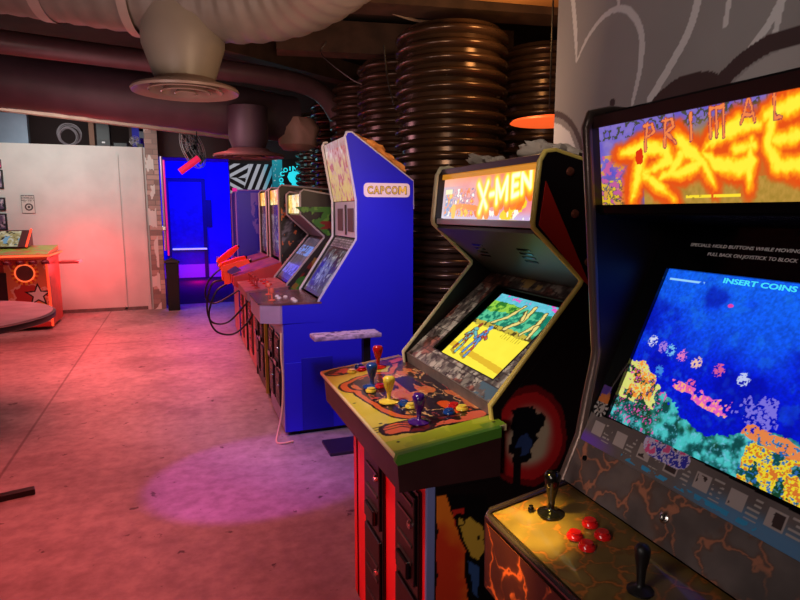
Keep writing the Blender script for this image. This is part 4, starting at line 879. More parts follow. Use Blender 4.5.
# control panel with cut corners
pl = [(0.855, CN), (0.585, CN), (0.462, CN + 0.07), (0.462, CFAR - 0.07), (0.585, CFAR), (0.855, CFAR)]
B().prism([(0.851, CN - 0.004), (0.600, CN - 0.004), (0.600, CFAR), (0.851, CFAR)], 'z', 0.762, 0.884).build('control_box', BLUE, BT, label='blue sides of the control panel')
B().prism([(0.600, CN + 0.004), (0.585, CN), (0.466, CN + 0.07), (0.466, CFAR - 0.07), (0.585, CFAR - 0.004), (0.600, CFAR - 0.004)], 'z', 0.762, 0.884).build('control_front', M('panel_front_lavender', (176, 150, 186), 0.35, 0.2, noise=0.15, nscale=10), BT)
B().prism([(0.858, CN - 0.006), (0.584, CN - 0.006), (0.456, CN + 0.066), (0.456, CFAR - 0.066), (0.584, CFAR + 0.006), (0.858, CFAR + 0.006)], 'z', 0.884, 0.896).build('panel_top', M('panel_top_dark', (70, 46, 54), 0.22, noise=0.4, nscale=12, color2=(130, 84, 92)), BT)
PINKS = M('stick_coral', (236, 104, 84), 0.3)
joystick(BT, 0.56, 4.02, 0.896, PINKS, 0.085, 'ball'); joystick(BT, 0.58, 4.32, 0.896, PINKS, 0.085, 'ball')
WB = M('button_pale', (230, 220, 226), 0.3)
for k in range(3):
    button(BT, 0.62 + 0.05 * (k % 2), 4.10 + 0.045 * k, 0.896, WB); button(BT, 0.70, 3.93 + 0.045 * k, 0.896, WB)
# name plate
n0 = on_y(363.5, 197, CN - 0.002); n1 = on_y(409, 184, CN - 0.002)
zc = (1.578 + 1.670) / 2; h = 0.046; x0, x1 = 1.155, 1.478
pts = []
for cx, cz, a0 in ((x1 - 0.024, zc + h - 0.024, 0), (x0 + 0.024, zc + h - 0.024, 90), (x0 + 0.024, zc - h + 0.024, 180), (x1 - 0.024, zc - h + 0.024, 270)):
    for k in range(5):
        a = math.radians(a0 + 22.5 * k); pts.append((cx + 0.024 * math.cos(a), cz + 0.024 * math.sin(a)))
B().prism(pts, 'y', CN - 0.006, CN).build('name_plate', M('plate_white', (244, 226, 250), 0.4), BT)
LBK = M('letter_black', (24, 18, 26), 0.5); LYE = M('letter_yellow', (250, 214, 96), 0.5)
pw = x1 - x0 - 0.050
lettering('plate_word', 'CAPCO', (x0 + 0.022, CN - 0.008, zc - 0.0275), (pw * 0.765 + 0.006, 0, 0), (0, 0, 0.055), LBK, BT, bold=0.050, depth=0.002, spacing=1.22)
lettering('plate_word', 'CAPCO', (x0 + 0.025, CN - 0.010, zc - 0.0240), (pw * 0.765, 0, 0), (0, 0, 0.048), LYE, BT, bold=0.004, depth=0.002, spacing=1.22)
MP = [(0, 0), (0.04, 1), (0.27, 1), (0.5, 0.52), (0.73, 1), (0.96, 1), (1, 0), (0.78, 0), (0.75, 0.58), (0.57, 0.2), (0.43, 0.2), (0.25, 0.58), (0.22, 0)]
mx, mw_, mh = x0 + 0.025 + pw * 0.80, pw * 0.195, 0.048
B().prism([(mx - 0.004 + a * (mw_ + 0.008), zc - 0.0275 + b * 0.055) for a, b in MP] , 'y', CN - 0.008, CN - 0.006).build('plate_letter', LBK, BT)
B().prism([(mx + a * mw_, zc - 0.024 + b * mh) for a, b in MP], 'y', CN - 0.010, CN - 0.008).build('plate_letter', LYE, BT)
# cord down the front corner
tag(B().tube(spline([(0.592, 3.88, 0.70), (0.586, 3.86, 0.55), (0.590, 3.84, 0.40), (0.578, 3.83, 0.2), (0.545, 3.81, 0.06), (0.525, 3.76, 0.008), (0.56, 3.72, 0.008), (0.63, 3.73, 0.008)], 8), 0.0065, 8).build('power_cord', M('cream_cord', (226, 190, 150), 0.5), smooth=True, org=(0.6, 3.85, 0)), 'cream cord running down the front corner of the blue cabinet to the floor', 'cord')
# crumpled orange cloth on its sloping top
def crumple(name, c, ax, r, mat, label, cat, seed, seg=40):
    b = B(); ax = [Vector(a) for a in ax]; c = Vector(c); rng = random.Random(seed); ph = [rng.uniform(0, 6.28) for _ in range(12)]
    prof_ = [(math.sin(PI * k / 16), -math.cos(PI * k / 16)) for k in range(17)]; b.lathe(prof_, (0, 0, 0), seg)
    for v in b.bm.verts:
        p = v.co.copy(); d = 1 + 0.16 * math.sin(7 * p.x + ph[0] + 3 * p.z) + 0.13 * math.sin(9 * p.y + ph[1] + 4 * p.x) + 0.12 * math.sin(11 * p.x - 8 * p.y + ph[2]) + 0.08 * math.sin(19 * p.y + 15 * p.z + ph[3])
        q = Vector((p.x * d, p.y * d, max(p.z, -0.55) * d)); v.co = c + ax[0] * q.x * r[0] + ax[1] * q.y * r[1] + ax[2] * q.z * r[2]
    return tag(b.build(name, mat, smooth=True, org=tuple(c)), label, cat)
dsl = np.array([0.425, 0, -0.30]); dsl /= np.linalg.norm(dsl); nsl = np.array([-dsl[2], 0, dsl[0]])
def on_top(f, y, off): p = np.array([1.075, y, 1.988]) + np.array([0.425, 0, -0.30]) * f + nsl * off; return p
crumple('crumpled_cloth', on_top(0.52, 4.10, 0.046), (dsl, (0, 1, 0), nsl), (0.20, 0.14, 0.055), M('orange_cloth', (236, 160, 90), 0.7, noise=0.25, nscale=14), 'crumpled orange cloth lying on the sloping top of the blue cabinet', 'cloth', 3)
tl = np.array([0.55, 0, -0.136]); tl /= np.linalg.norm(tl); tn = np.array([-tl[2], 0, tl[0]])
def on_xt(x, y, off): return np.array([x, y, 1.634 - (x - 0.93) * 0.2473]) + tn * off
GREYC = M('grey_cloth', (190, 168, 148), 0.8, noise=0.2, nscale=18)
crumple('crumpled_paper', on_xt(1.04, 1.55, 0.030), (tl, (0, 1, 0), tn), (0.10, 0.10, 0.034), GREYC, 'long crumpled grey cloth on top of the four joystick cabinet, towards its near side', 'cloth', 5)
crumple('crumpled_paper', on_xt(1.02, 1.86, 0.022), (tl, (0, 1, 0), tn), (0.09, 0.08, 0.025), GREYC, 'low crumpled grey cloth on top of the four joystick cabinet, at its far end', 'cloth', 15)
# ------------------------------------------------------------------ green sided cabinet behind the blue one
def front_cab(label, y0, y1, side, edge, sidemat, trimmat, group='arcade cabinets along the right wall'):
    t = thing('arcade_cabinet', label, 'arcade cabinet', (0.62, (y0 + y1) / 2, 0), group)
    B().prism(side, 'y', y0, y0 + 0.02).build('side_panel', sidemat, t); B().prism(side, 'y', y1 - 0.02, y1).build('side_panel', sidemat, t)
    trim('edge_trim', edge, y0 + 0.01, 0, trimmat, t, 0.0105); trim('edge_trim', edge, y1 - 0.01, 0, trimmat, t, 0.0105)
    B().box((1.46, y0 + 0.02, 0.03), (1.48, y1 - 0.02, side[-2][1] - 0.1)).build('back_panel', BLACK, t)
    B().box((0.72, y0 + 0.03, 0), (1.45, y1 - 0.03, 0.03)).build('plinth', BLACK, t)
    return t
y0, y1 = 4.76, 5.42
side = [(0.60, 0.03), (0.61, 0.76), (0.78, 0.77), (0.79, 0.906), (1.098, 1.272), (1.10, 1.290), (0.912, 1.462), (0.916, 1.632), (0.935, 1.65), (1.45, 1.56), (1.49, 1.52), (1.49, 0.03)]
edge = [(0.785, 0.895), (0.786, 0.908), (1.092, 1.270), (1.096, 1.288), (0.908, 1.462), (0.911, 1.634), (0.935, 1.653), (1.45, 1.563)]
GT = front_cab('dark arcade cabinet with green side artwork, tucked right behind the tall blue cabinet', y0, y1, side, edge, M('cabinet_dark_vinyl', (40, 30, 32), 0.4), M('pale_moulding', (170, 160, 166), 0.35))
def green_fn(u, v):
    n = fbm(u * 7, v * 7, 141); n2 = fbm(u * 20, v * 20, 142); c = const(u, (34, 26, 28))
    g = (n + 0.25 * n2) > 0.62; c = put(c, g, (60, 118, 44)); c = put(c, g & (n2 > 0.56), (96, 150, 60)); c = put(c, (np.abs(n + 0.25 * n2 - 0.62) < 0.02), (18, 14, 16))
    c = put(c, (fbm(u * 6 + 4, v * 14, 145) > 0.63), (124, 30, 30)); return put(c, (v < 0.35) & (n2 > 0.6), (150, 110, 50))
art('side_art', (0.80, y0 - 0.003, 0.80), (0.62, 0, 0), (0, 0, 0.72), 90, 100, green_fn, MA('side_art_print'), GT, 0.003, hole=lambda u, v: (u < 0.33 - 0.0) & (np.abs(v - 0.49) > 10) | (u < (v - 0.10) * 0.84 + 0.03) & (v < 0.49) | (u < 0.30 - (v - 0.49) * 1.1 + 0.02) & (v >= 0.49))
B().slab((0.80, 0.91), (1.11, 1.272), y0 + 0.02, y1 - 0.02, 0.015).build('bezel', M('bezel_smoked'), GT)
a, b = in_slab((0.80, 0.91), (1.11, 1.272), 0.05, 0.95, 0.002)
def violet_reflection_fn(u, v):
    n = fbm(u * 9, v * 9, 151); n2 = fbm(u * 30, v * 40, 152); c = mix(const(u, (60, 50, 64)), const(u, (120, 106, 130)), n); s = (np.abs(v - 0.30) < 0.05) & (n2 > 0.42); c = put(c, s, (120, 150, 240)); s = (np.abs(v - 0.10) < 0.05) & (n2 > 0.45); return put(c, s, (130, 120, 220))
art('screen', (a[0], y1 - 0.05, a[2]), (0, -(y1 - y0 - 0.10), 0), b - a, 70, 60, violet_reflection_fn, MA('screen_violet_reflection', 0.75, 0.15), GT, 0.002)  # violet reflections on the glass painted in and made to glow
B().slab((1.11, 1.275), (0.93, 1.455), y0 + 0.02, y1 - 0.02, 0.01).build('hood_plate', M('hood_grey', (110, 96, 100), 0.45), GT)
def ym_fn(u, v): n = fbm(u * 16, v * 16, 161); return mix(const(u, (255, 206, 90)), const(u, (255, 244, 170)), sm(n, 0.35, 0.65)) * (0.75 + 0.25 * (fbm(u * 50, v * 50, 162) > 0.4))[..., None]
art('marquee', (0.922, y1 - 0.03, 1.468), (0, -(y1 - y0 - 0.06), 0), (0.003, 0, 0.155), 60, 30, ym_fn, MA('marquee_glow_small', 1.1, 0.2), GT, 0.02, label='glowing pale yellow marquee')
B().prism([(0.50, 0.79), (0.47, 0.80), (0.47, 0.868), (0.79, 0.895), (0.79, 0.79)], 'y', y0 - 0.03, y1 + 0.03).build('control_box', M('control_box_pink', (150, 96, 104), 0.4, noise=0.3), GT)
B().slab((0.46, 0.87), (0.80, 0.90), y0 - 0.035, y1 + 0.035, 0.008).build('panel_top', M('panel_top_pink', (178, 120, 126), 0.3, noise=0.5, nscale=14, color2=(110, 60, 74)), GT)
for k, yy in enumerate((4.84, 5.02, 5.18, 5.34)): joystick(GT, 0.56, yy, 0.882, M('stick_dark_red', (170, 40, 44), 0.3), 0.085, 'ball')
for k in range(6): button(GT, 0.64 + 0.04 * (k % 2), 4.85 + 0.09 * k, 0.889, M('button_red'))
B().box((0.61, y0 + 0.02, 0.03), (0.63, y1 - 0.02, 0.79)).build('front_panel', M('front_black', (34, 26, 30), 0.4), GT)
coin_door(GT, 0.61, 4.84, 5.02, 0.12, 0.66, DOORK, BLACKG); coin_door(GT, 0.61, 5.14, 5.32, 0.12, 0.66, DOORK, BLACKG)
B().box((0.596, y0 - 0.004, 0.03), (0.62, y0 + 0.02, 0.76), 0.003).build('corner_trim', M('yellow_corner', (190, 150, 50), 0.4), GT)

# ------------------------------------------------------------------ two light gun cabinets and a blue one beyond
def gun_cab(label, y0, y1, fx, top, sidefn, accent, seed):
    side = [(0.62, 0.03), (0.62, 0.76), (fx - 0.01, 0.78), (fx, 0.95), (fx, top - 0.02), (fx + 0.02, top), (1.44, top - 0.04), (1.47, top - 0.08), (1.47, 0.03)]
    edge = [(fx - 0.006, 0.93), (fx - 0.005, top - 0.02), (fx + 0.02, top + 0.004), (1.44, top - 0.036)]
    t = front_cab(label, y0, y1, side, edge, M('cabinet_dark_vinyl'), M('pale_moulding'))
    if sidefn is not None:
        art('side_art', (fx + 0.01, y0 - 0.003, 0.96), (0.50, 0, 0), (0, 0, top - 1.0), 80, 80, sidefn, MA('side_art_print'), t, 0.003)
    art('marquee', (fx + 0.008, y1 - 0.03, top - 0.165), (0, -(y1 - y0 - 0.06), 0), (0, 0, 0.14), 60, 30, lambda u, v: mix(ym_fn(u, v + seed), const(u, (255, 150, 40)), (fbm(u * 9, v * 9, seed) > 0.52) * 0.8), MA('marquee_glow_small'), t, 0.02, label='glowing yellow marquee')
    B().box((fx + 0.012, y0 + 0.02, 1.05), (fx + 0.03, y1 - 0.02, top - 0.17)).build('bezel', M('bezel_violet', (84, 70, 92), 0.15, noise=0.4, nscale=6), t)
    art('screen', (fx + 0.0105, y1 - 0.06, 1.10), (0, -(y1 - y0 - 0.12), 0), (0, 0, 0.36), 60, 50, dimscreen(seed, (60, 46, 70), (120, 100, 150)), MA('screen_dim'), t, 0.002)
    B().prism([(0.48, 0.80), (0.44, 0.82), (0.44, 0.90), (fx, 1.02), (fx, 0.80)], 'y', y0 - 0.02, y1 + 0.02).build('control_box', accent, t)
    B().slab((0.45, 0.905), (fx, 1.026), y0 - 0.01, y1 + 0.01, 0.004).build('panel_top', M('panel_top_violet', (150, 80, 110), 0.3, noise=0.5, nscale=10, color2=(90, 40, 120)), t)
    B().box((0.62, y0 + 0.02, 0.03), (0.64, y1 - 0.02, 0.80)).build('front_panel', M('front_pink', (214, 120, 124), 0.45, noise=0.3), t)
    coin_door(t, 0.62, y0 + 0.2, y0 + 0.42, 0.12, 0.62, M('coin_door_red', (190, 50, 56), 0.4), STEEL)
    for yy in (y0 + 0.14, y1 - 0.14):
        B().prism([(0.44, 0.915), (0.40, 0.93), (0.40, 0.95), (0.47, 0.99), (0.52, 0.95)], 'y', yy - 0.05, yy + 0.05).build('gun_holster', M('holster_violet', (80, 50, 150), 0.4), t)
    return t
def streak_fn(u, v):
    n = fbm(u * 5 + v * 6, v * 16 - u * 14, 171); n2 = fbm(u * 24, v * 24, 172); c = mix(const(u, (22, 22, 30)), const(u, (120, 124, 140)), sm(n, 0.5, 0.75)); c = put(c, (n2 > 0.68), (206, 120, 70)); return c
gun_cab('gun game cabinet with dark streaked side art, just behind the green sided one', 5.57, 6.22, 0.872, 1.715, streak_fn, M('control_box_red', (206, 60, 66), 0.4, noise=0.2), 181)
def blue_fn(u, v): n = fbm(u * 9, v * 9, 191); return mix(const(u, (40, 30, 170)), const(u, (120, 80, 190)), n > 0.55)
gun_cab('light gun cabinet with violet shelf, next to last of the row', 6.42, 7.02, 0.875, 1.712, None, M('control_box_brown_red', (150, 70, 66), 0.4, noise=0.3), 186)
def far_blue(u, v): n = fbm(u * 14, v * 9, 195); return mix(const(u, (36, 24, 190)), const(u, (124, 96, 206)), ((n > 0.52) & (u > 0.15)) * 0.8)
y0, y1 = 7.2, 7.85
side = [(0.62, 0.03), (0.62, 0.9), (0.64, 0.95), (0.64, 1.70), (0.66, 1.72), (1.44, 1.72), (1.47, 1.68), (1.47, 0.03)]
ET = front_cab('farthest arcade cabinet of the row, upright with blue and violet side', y0, y1, side, [(0.614, 0.9), (0.634, 0.95), (0.634, 1.70), (0.66, 1.726), (1.44, 1.726)], M('blue_far_side', (40, 30, 200), 0.4), M('violet_moulding', (120, 90, 200), 0.4))
art('side_art', (0.65, y0 - 0.003, 0.96), (0.50, 0, 0), (0, 0, 0.74), 80, 80, far_blue, MA('side_art_print'), ET, 0.003)
B().box((0.655, y0 + 0.02, 1.0), (0.675, y1 - 0.02, 1.68)).build('bezel', M('bezel_violet'), ET)
B().box((0.42, y0 - 0.01, 0.82), (0.66, y1 + 0.01, 0.93), 0.01).build('control_box', M('control_box_violet', (90, 50, 150), 0.4), ET)
B().box((0.62, y0 + 0.02, 0.03), (0.64, y1 - 0.02, 0.82)).build('front_panel', M('front_pink'), ET)

def light_gun(label, c, d, mat, cable, roll=0.0):
    """pistol: c is the middle of the grip top, d the way the barrel points"""
    d = Vector(d).normalized(); up = Vector((0, 0, 1)); up = (up - d * up.dot(d)).normalized(); w = d.cross(up); c = Vector(c)
    t = thing('light_gun', label, 'light gun', tuple(c), 'light guns on the far cabinets')
    def place(b):
        for v in b.bm.verts: p = v.co * 1.2; v.co = c + d * p.x + w * p.y + up * p.z
        return b
    place(B().prism([(-0.07, 0.0), (-0.075, 0.035), (-0.05, 0.048), (0.09, 0.045), (0.15, 0.035), (0.15, 0.005), (0.04, -0.005)], 'y', -0.02, 0.02)).build('body', mat, t)
    place(B().prism([(-0.065, 0.0), (-0.09, -0.09), (-0.045, -0.10), (-0.01, -0.005)], 'y', -0.017, 0.017)).build('grip', mat, t)
    place(B().prism([(-0.01, -0.005), (0.0, -0.032), (0.035, -0.032), (0.04, -0.003), (0.034, -0.003), (0.03, -0.026), (0.004, -0.026), (-0.002, -0.005)], 'y', -0.006, 0.006)).build('trigger_guard', BLACKG, t)
    place(B().lathe([(0, 0), (0.014, 0), (0.014, 0.02), (0.009, 0.02), (0, 0.012)], (0.145, 0, 0.02), 14, axis=(1, 0, 0))).build('muzzle', BLACKG, t)
    start = c + d * -0.085 - up * 0.11
    B().tube(spline([tuple(start)] + cable, 8), 0.009, 8).build('cable', M('cable_black', (20, 16, 22), 0.35), t, True, label='black cable looping down')
RG = M('gun_red', (250, 44, 30), 0.35); RO = M('gun_orange_red', (255, 70, 24), 0.35)
light_gun('red light gun standing in the farther holster', (0.45, 6.58, 0.985), (0.75, 0.1, 0.6), RG, [tuple(on_y(222, 268, 6.35)), tuple(on_y(208, 282, 6.35)), tuple(on_y(206, 298, 6.35)), tuple(on_y(216, 303, 6.35)), tuple(on_y(236, 292, 6.35)), tuple(on_y(246, 284, 6.35))])
light_gun('orange red light gun lying lower, its cable making the longest loop', (0.44, 5.72, 0.955), (0.9, -0.25, 0.30), RO, [tuple(on_y(216, 292, 5.70)), tuple(on_y(209, 314, 5.70)), tuple(on_y(216, 331, 5.70)), tuple(on_y(233, 334, 5.70)), tuple(on_y(248, 322, 5.70)), tuple(on_y(256, 308, 5.70))])
light_gun('orange red light gun lying behind the lower one, over the holster edge', (0.44, 6.06, 0.955), (0.9, 0.2, 0.30), RO, [tuple(on_y(212, 284, 6.02)), tuple(on_y(207, 306, 6.02)), tuple(on_y(212, 322, 6.02)), tuple(on_y(228, 322, 6.02)), tuple(on_y(244, 306, 6.02)), tuple(on_y(250, 298, 6.02))])

# ------------------------------------------------------------------ small side table between the blue and the near cabinet
tt = thing('side_table', 'small narrow table with worn pale lilac top and black post beside the blue cabinet', 'table', (0.95, 3.5, 0))
def worn_fn(u, v): n = fbm(u * 24, v * 24, 201); return put(mix(const(u, (214, 190, 226)), const(u, (236, 220, 240)), n), fbm(u * 40, v * 60, 202) > 0.62, (70, 56, 80))
B().box((0.715, 3.42, 0.722), (1.135, 3.56, 0.748), 0.006).build('table_top', M('worn_top_edge', (206, 182, 220), 0.5, noise=0.25, nscale=24, color2=(120, 100, 130)), tt)
art('top_surface', (0.725, 3.43, 0.7500), (0.40, 0, 0), (0, 0.12, 0), 60, 60, worn_fn, MA('worn_print', 0, 0.4), tt, 0.002)
B().box((1.04, 3.50, 0.02), (1.085, 3.545, 0.722)).build('post', BLACK, tt)
B().box((0.80, 3.42, 0.0), (1.22, 3.66, 0.02), 0.004).build('base_plate', M('base_black_paint', (40, 32, 52), 0.4), tt)

# ------------------------------------------------------------------ things round the back wall
tr = thing('trash_bin', 'black swing top trash bin standing beside the brick pillar at the doorway', 'trash bin', (-0.12, 9.70, 0))
b = B().box((-0.22, 9.60, 0), (-0.03, 9.80, 0.72), 0.01)
for v in b.bm.verts:
    f = 0.88 + 0.12 * v.co.z / 0.72; v.co.x = -0.125 + (v.co.x + 0.125) * f; v.co.y = 9.70 + (v.co.y - 9.70) * f
b.build('body', M('bin_black', (16, 12, 14), 0.3), tr); B().box((-0.235, 9.585, 0.72), (-0.015, 9.815, 0.76), 0.01).build('rim', M('bin_rim', (40, 34, 38), 0.3), tr)
B().prism([(-0.21, 0.76), (-0.125, 0.80), (-0.04, 0.76)], 'y', 9.60, 9.80).build('lid', BLACK, tr)
# left redemption style machine with star and neon
LM = thing('arcade_machine', 'red trimmed game machine with neon edges, ring and white star at the left wall', 'arcade machine', (-1.9, 8.8, 0))
LX0, LX1, LY0, LY1 = -2.75, -1.54, 8.55, 9.35
B().box((LX0, LY0, 0.04), (LX1 - 0.03, LY1, 0.90), 0.01).build('body', M('machine_red', (190, 60, 50), 0.4, noise=0.3), LM)
def lm_fn(u, v):
    n = fbm(u * 5, v * 5, 211); n2 = fbm(u * 22, v * 22, 212); c = mix(const(u, (196, 60, 56)), const(u, (226, 130, 90)), n > 0.5); c = put(c, np.abs(n - 0.5) < 0.03, (240, 190, 170)); c = put(c, (n > 0.62) & (v < 0.3), (216, 180, 60))
    r = np.hypot(u - 0.22, v - 0.68); c = put(c, r < 0.15, (214, 60, 50)); c = put(c, (r < 0.15) & (r > 0.115) & (np.floor(np.arctan2(v - .68, u - .22) * 5) % 2 == 0), (250, 180, 60)); c = put(c, r < 0.095, (110, 60, 60))
    s = []
    for k in range(10):
        a = PI / 2 + k * PI / 5; q = 0.115 if k % 2 == 0 else 0.050; s.append((0.345 + q * math.cos(a), 0.40 + q * math.sin(a)))
    so = [(0.345 + (x - 0.345) * 1.38, 0.40 + (y - 0.40) * 1.38) for x, y in s]
    c = put(c, inpoly(u, v, so), (24, 16, 20)); return put(c, inpoly(u, v, s), (238, 232, 232))
art('front_art', (LX1 - 0.50, LY0 - 0.003, 0.05), (0.465, 0, 0), (0, 0, 0.84), 120, 180, lm_fn, MA('machine_print', 0, 0.35), LM, 0.003)
B().box((LX0 + 0.05, LY0 - 0.01, 0.14), (-2.02, LY0, 0.74)).build('front_door', M('machine_door_dark', (62, 30, 36), 0.4, noise=0.3), LM)
B().prism([(LX0, 0.90), (LX0, 0.96), (LX1 + 0.0, 0.96), (LX1 + 0.0, 0.93), (LX1 - 0.02, 0.90)], 'y', LY0 - 0.10, LY1).build('counter', M('counter_red', (220, 90, 70), 0.35), LM)
def top_fn(u, v): n = fbm(u * 8, v * 12, 221); return put(mix(const(u, (206, 200, 70)), const(u, (150, 190, 90)), n), fbm(u * 14, v * 20, 223) > 0.58, (226, 120, 60))
art('counter_print', (LX0 + 0.02, LY0 - 0.08, 0.963), (LX1 - LX0 - 0.03, 0, 0), (0, 0.78, 0.075), 120, 60, top_fn, MA('machine_print'), LM, 0.06)
NEON = M('neon_red_orange', (255, 70, 40), 0.3, emit=1.1); NEONY = M('neon_amber', (255, 110, 60), 0.3, emit=0.9)
B().tube([(LX0, LY0 - 0.115, 0.945), (LX1 + 0.01, LY0 - 0.115, 0.945), (LX1 + 0.015, LY0 - 0.08, 0.945), (LX1 + 0.015, LY1, 0.945)], 0.012, 8).build('neon_edge', NEONY, LM, True)
B().tube([(LX1 - 0.02, LY0 - 0.012, 0.05), (LX1 - 0.035, LY0 - 0.012, 0.86)], 0.014, 8).build('neon_corner', NEON, LM, True)
rc = (LX1 - 0.50 + 0.22, LY0 - 0.012, 0.73); B().tube([(rc[0] + 0.105 * math.cos(k * PI / 16), rc[1], rc[2] + 0.105 * math.sin(k * PI / 16)) for k in range(32)], 0.009, 8, closed=True).build('neon_ring', NEONY, LM, True)
b = B()
for k in range(9): b.lathe([(0, 0), (0.045, 0.0), (0.05, 0.03), (0.03, 0.05), (0, 0.05)], (LX1 - 0.03 - 0.135 * k, LY0 - 0.09, 0.845), 12)
islands(b, 'scallop', M('scallop_maroon', (120, 40, 60), 0.4), LM, True)
hx = B().prism([(8.95, 1.03), (9.34, 1.03), (9.34, 1.24), (9.30, 1.24)], 'x', LX0, -1.86); hx.build('display_hood', M('hood_maroon', (90, 34, 34), 0.4), LM)
art('display', (-2.36, 8.945, 1.045), (0.40, 0, 0), (0, 0.31, 0.186), 60, 40, lambda u, v: put(dimscreen(231, (160, 140, 90), (236, 226, 200))(u, v), fbm(u * 12, v * 12, 5) > 0.6, (120, 160, 190)), MA('screen_dim_warm', 0.7, 0.2), LM, 0.004)
B().tube([(-1.86, 8.94, 1.04), (-1.86, 9.30, 1.25)], 0.014, 8).build('neon_hood_edge', NEON, LM, True)
B().box((LX1 + 0.02, 9.0, 0.80), (LX1 + 0.26, 9.3, 0.83)).build('side_shelf', M('shelf_red', (214, 70, 70), 0.4), LM)
# round table
rt = thing('round_table', 'round table with scuffed grey top at the left edge, before the star machine', 'table', (-1.75, 5.0, 0))
B().lathe([(0, 0.70), (0.84, 0.70), (0.85, 0.71), (0.85, 0.742), (0.84, 0.748), (0, 0.748)], (-1.75, 5.0, 0), 64).build('table_rim', BLACK, rt, True)
B().lathe([(0, 0.748), (0.832, 0.748), (0.832, 0.752), (0, 0.752)], (-1.75, 5.0, 0), 64).build('table_top', M('scuffed_grey_top', (150, 128, 140), 0.4, noise=0.35, nscale=7), rt)
B().lathe([(0.05, 0.03), (0.04, 0.06), (0.04, 0.70)], (-1.75, 5.0, 0), 20).build('post', BLACK, rt, True); B().lathe([(0, 0), (0.28, 0), (0.28, 0.015), (0.06, 0.035), (0, 0.035)], (-1.75, 5.0, 0), 32).build('base', BLACK, rt, True)
b = B().box((-0.55, -0.026, 0), (0.115, 0.026, 0.032), 0.006)
ang = math.radians(14)
for v in b.bm.verts: x, y = v.co.x, v.co.y; v.co.x = -0.90 + x * math.cos(ang) - y * math.sin(ang); v.co.y = 3.47 + x * math.sin(ang) + y * math.cos(ang)
tag(b.build('metal_bar', M('bar_black', (26, 18, 20), 0.4), org=(-0.9, 3.47, 0)), 'flat black metal bar lying on the red lit floor at the left edge', 'bar')
# paper notice, posters
nt_ = art('paper_notice', (-2.07, 9.888, 1.46), (0.165, 0, 0), (0, 0, 0.255), 50, 70, lambda u, v: put(put(put(const(u, (206, 196, 186)), (np.abs(np.hypot(u - 0.09, v - 0.09) - 0.042) < 0.010) | (np.hypot(u - 0.09, v - 0.09) < 0.018), (70, 60, 58)), (v > 0.16) & ((v % 0.022) < 0.010) & (fbm(u * 80, v * 90, 3) > 0.42), (90, 80, 78)), (u < 0.006) | (u > 0.159) | (v < 0.006) | (v > 0.249), (70, 58, 56)), MA('paper_print', 0, 0.6), None, 0.003, org=(-2.0, 9.89, 1.46))
tag(nt_, 'small printed paper notice taped to the pale wall', 'notice')
for k, (z0, z1, lab, s) in enumerate(((1.80, 2.06, 'upper framed picture at the far left end of the pale wall', 3), (1.50, 1.68, 'middle framed picture at the far left of the pale wall', 9), (1.22, 1.46, 'lowest framed picture at the far left of the pale wall', 15))):
    f = thing('framed_picture', lab, 'picture', (-2.35, 9.89, z0), 'framed pictures at the left edge')
    B().box((-2.60, 9.87, z0), (-2.26, 9.90, z1), 0.004).build('frame', BLACK, f)
    art('print', (-2.58, 9.868, z0 + 0.02), (0.30, 0, 0), (0, 0, z1 - z0 - 0.04), 40, 40, dimscreen(240 + s, (80, 60, 90), (220, 200, 210)), MA('paper_print'), f, 0.002)
ps = thing('pink_sign', 'small glowing pink sign above the framed pictures at the left edge', 'sign', (-2.35, 9.88, 2.08))
B().box((-2.60, 9.85, 2.09), (-2.28, 9.90, 2.19), 0.01).build('face', M('pink_glow', (255, 90, 150), 0.4, emit=0.8), ps); B().box((-2.61, 9.875, 2.08), (-2.27, 9.90, 2.20)).build('back_plate', BLACK, ps)
# things on top of the partition
WTOP = 2.43
b = B(); rng = random.Random(4)
for k in range(9):
    a0 = rng.uniform(-0.5, 0.5); r = rng.uniform(0.11, 0.16); cx = -1.43 + rng.uniform(-0.03, 0.03); ph = rng.uniform(0, 3)
    b.tube([(cx + r * math.cos(q * PI / 14), 10.02 + 0.05 * math.sin(a0) * math.cos(q * PI / 14 + ph) + 0.01 * k - 0.04, WTOP + 0.012 + r + r * math.sin(q * PI / 14)) for q in range(28)], 0.006, 6, closed=True)
tag(b.build('cable_coil', M('coil_grey', (120, 104, 110), 0.4), smooth=True, org=(-1.43, 10.02, WTOP)), 'loose coil of grey wire resting on top of the pale wall', 'wire')
sp = thing('loudspeaker', 'small black loudspeaker on top of the pale wall left of the brick pillar', 'speaker', (-1.0, 10.02, WTOP))
B().box((-1.06, 9.94, WTOP), (-0.88, 10.12, WTOP + 0.33), 0.006).build('body', M('speaker_black', (30, 22, 24), 0.5), sp); B().box((-1.05, 9.932, WTOP + 0.09), (-0.89, 9.94, WTOP + 0.32)).build('grille', BLACK, sp)
B().box((-0.99, 9.930, WTOP + 0.045), (-0.95, 9.94, WTOP + 0.065)).build('badge', M('badge_pale', (220, 210, 210), 0.4), sp)
tag(B().box((-1.16, 9.98, WTOP), (-1.09, 10.08, WTOP + 0.36), 0.003).build('timber_block', M('block_brown', (120, 84, 66), 0.7), org=(-1.12, 10.03, WTOP)), 'brown upright board on the pale wall, left of the loudspeaker', 'board')
tag(B().box((-2.6, 9.97, WTOP), (-1.93, 10.1, WTOP + 0.42), 0.004).build('metal_sheet', M('grey_blue_panel', (120, 130, 146), 0.45, 0.3, noise=0.2, nscale=4), org=(-2.2, 10.03, WTOP)), 'grey blue metal panel above the pale wall at the left edge', 'panel')
tag(B().box((-0.84, 9.95, WTOP), (-0.66, 10.12, WTOP + 0.06), 0.004).build('junction_box', BLACK, org=(-0.75, 10.03, WTOP)), 'low dark box on the pale wall right of the loudspeaker', 'box')
vf = thing('wall_fan', 'tiny metal fan clipped to the wall top beside the brick pillar', 'fan', (-0.52, 10.0, WTOP))
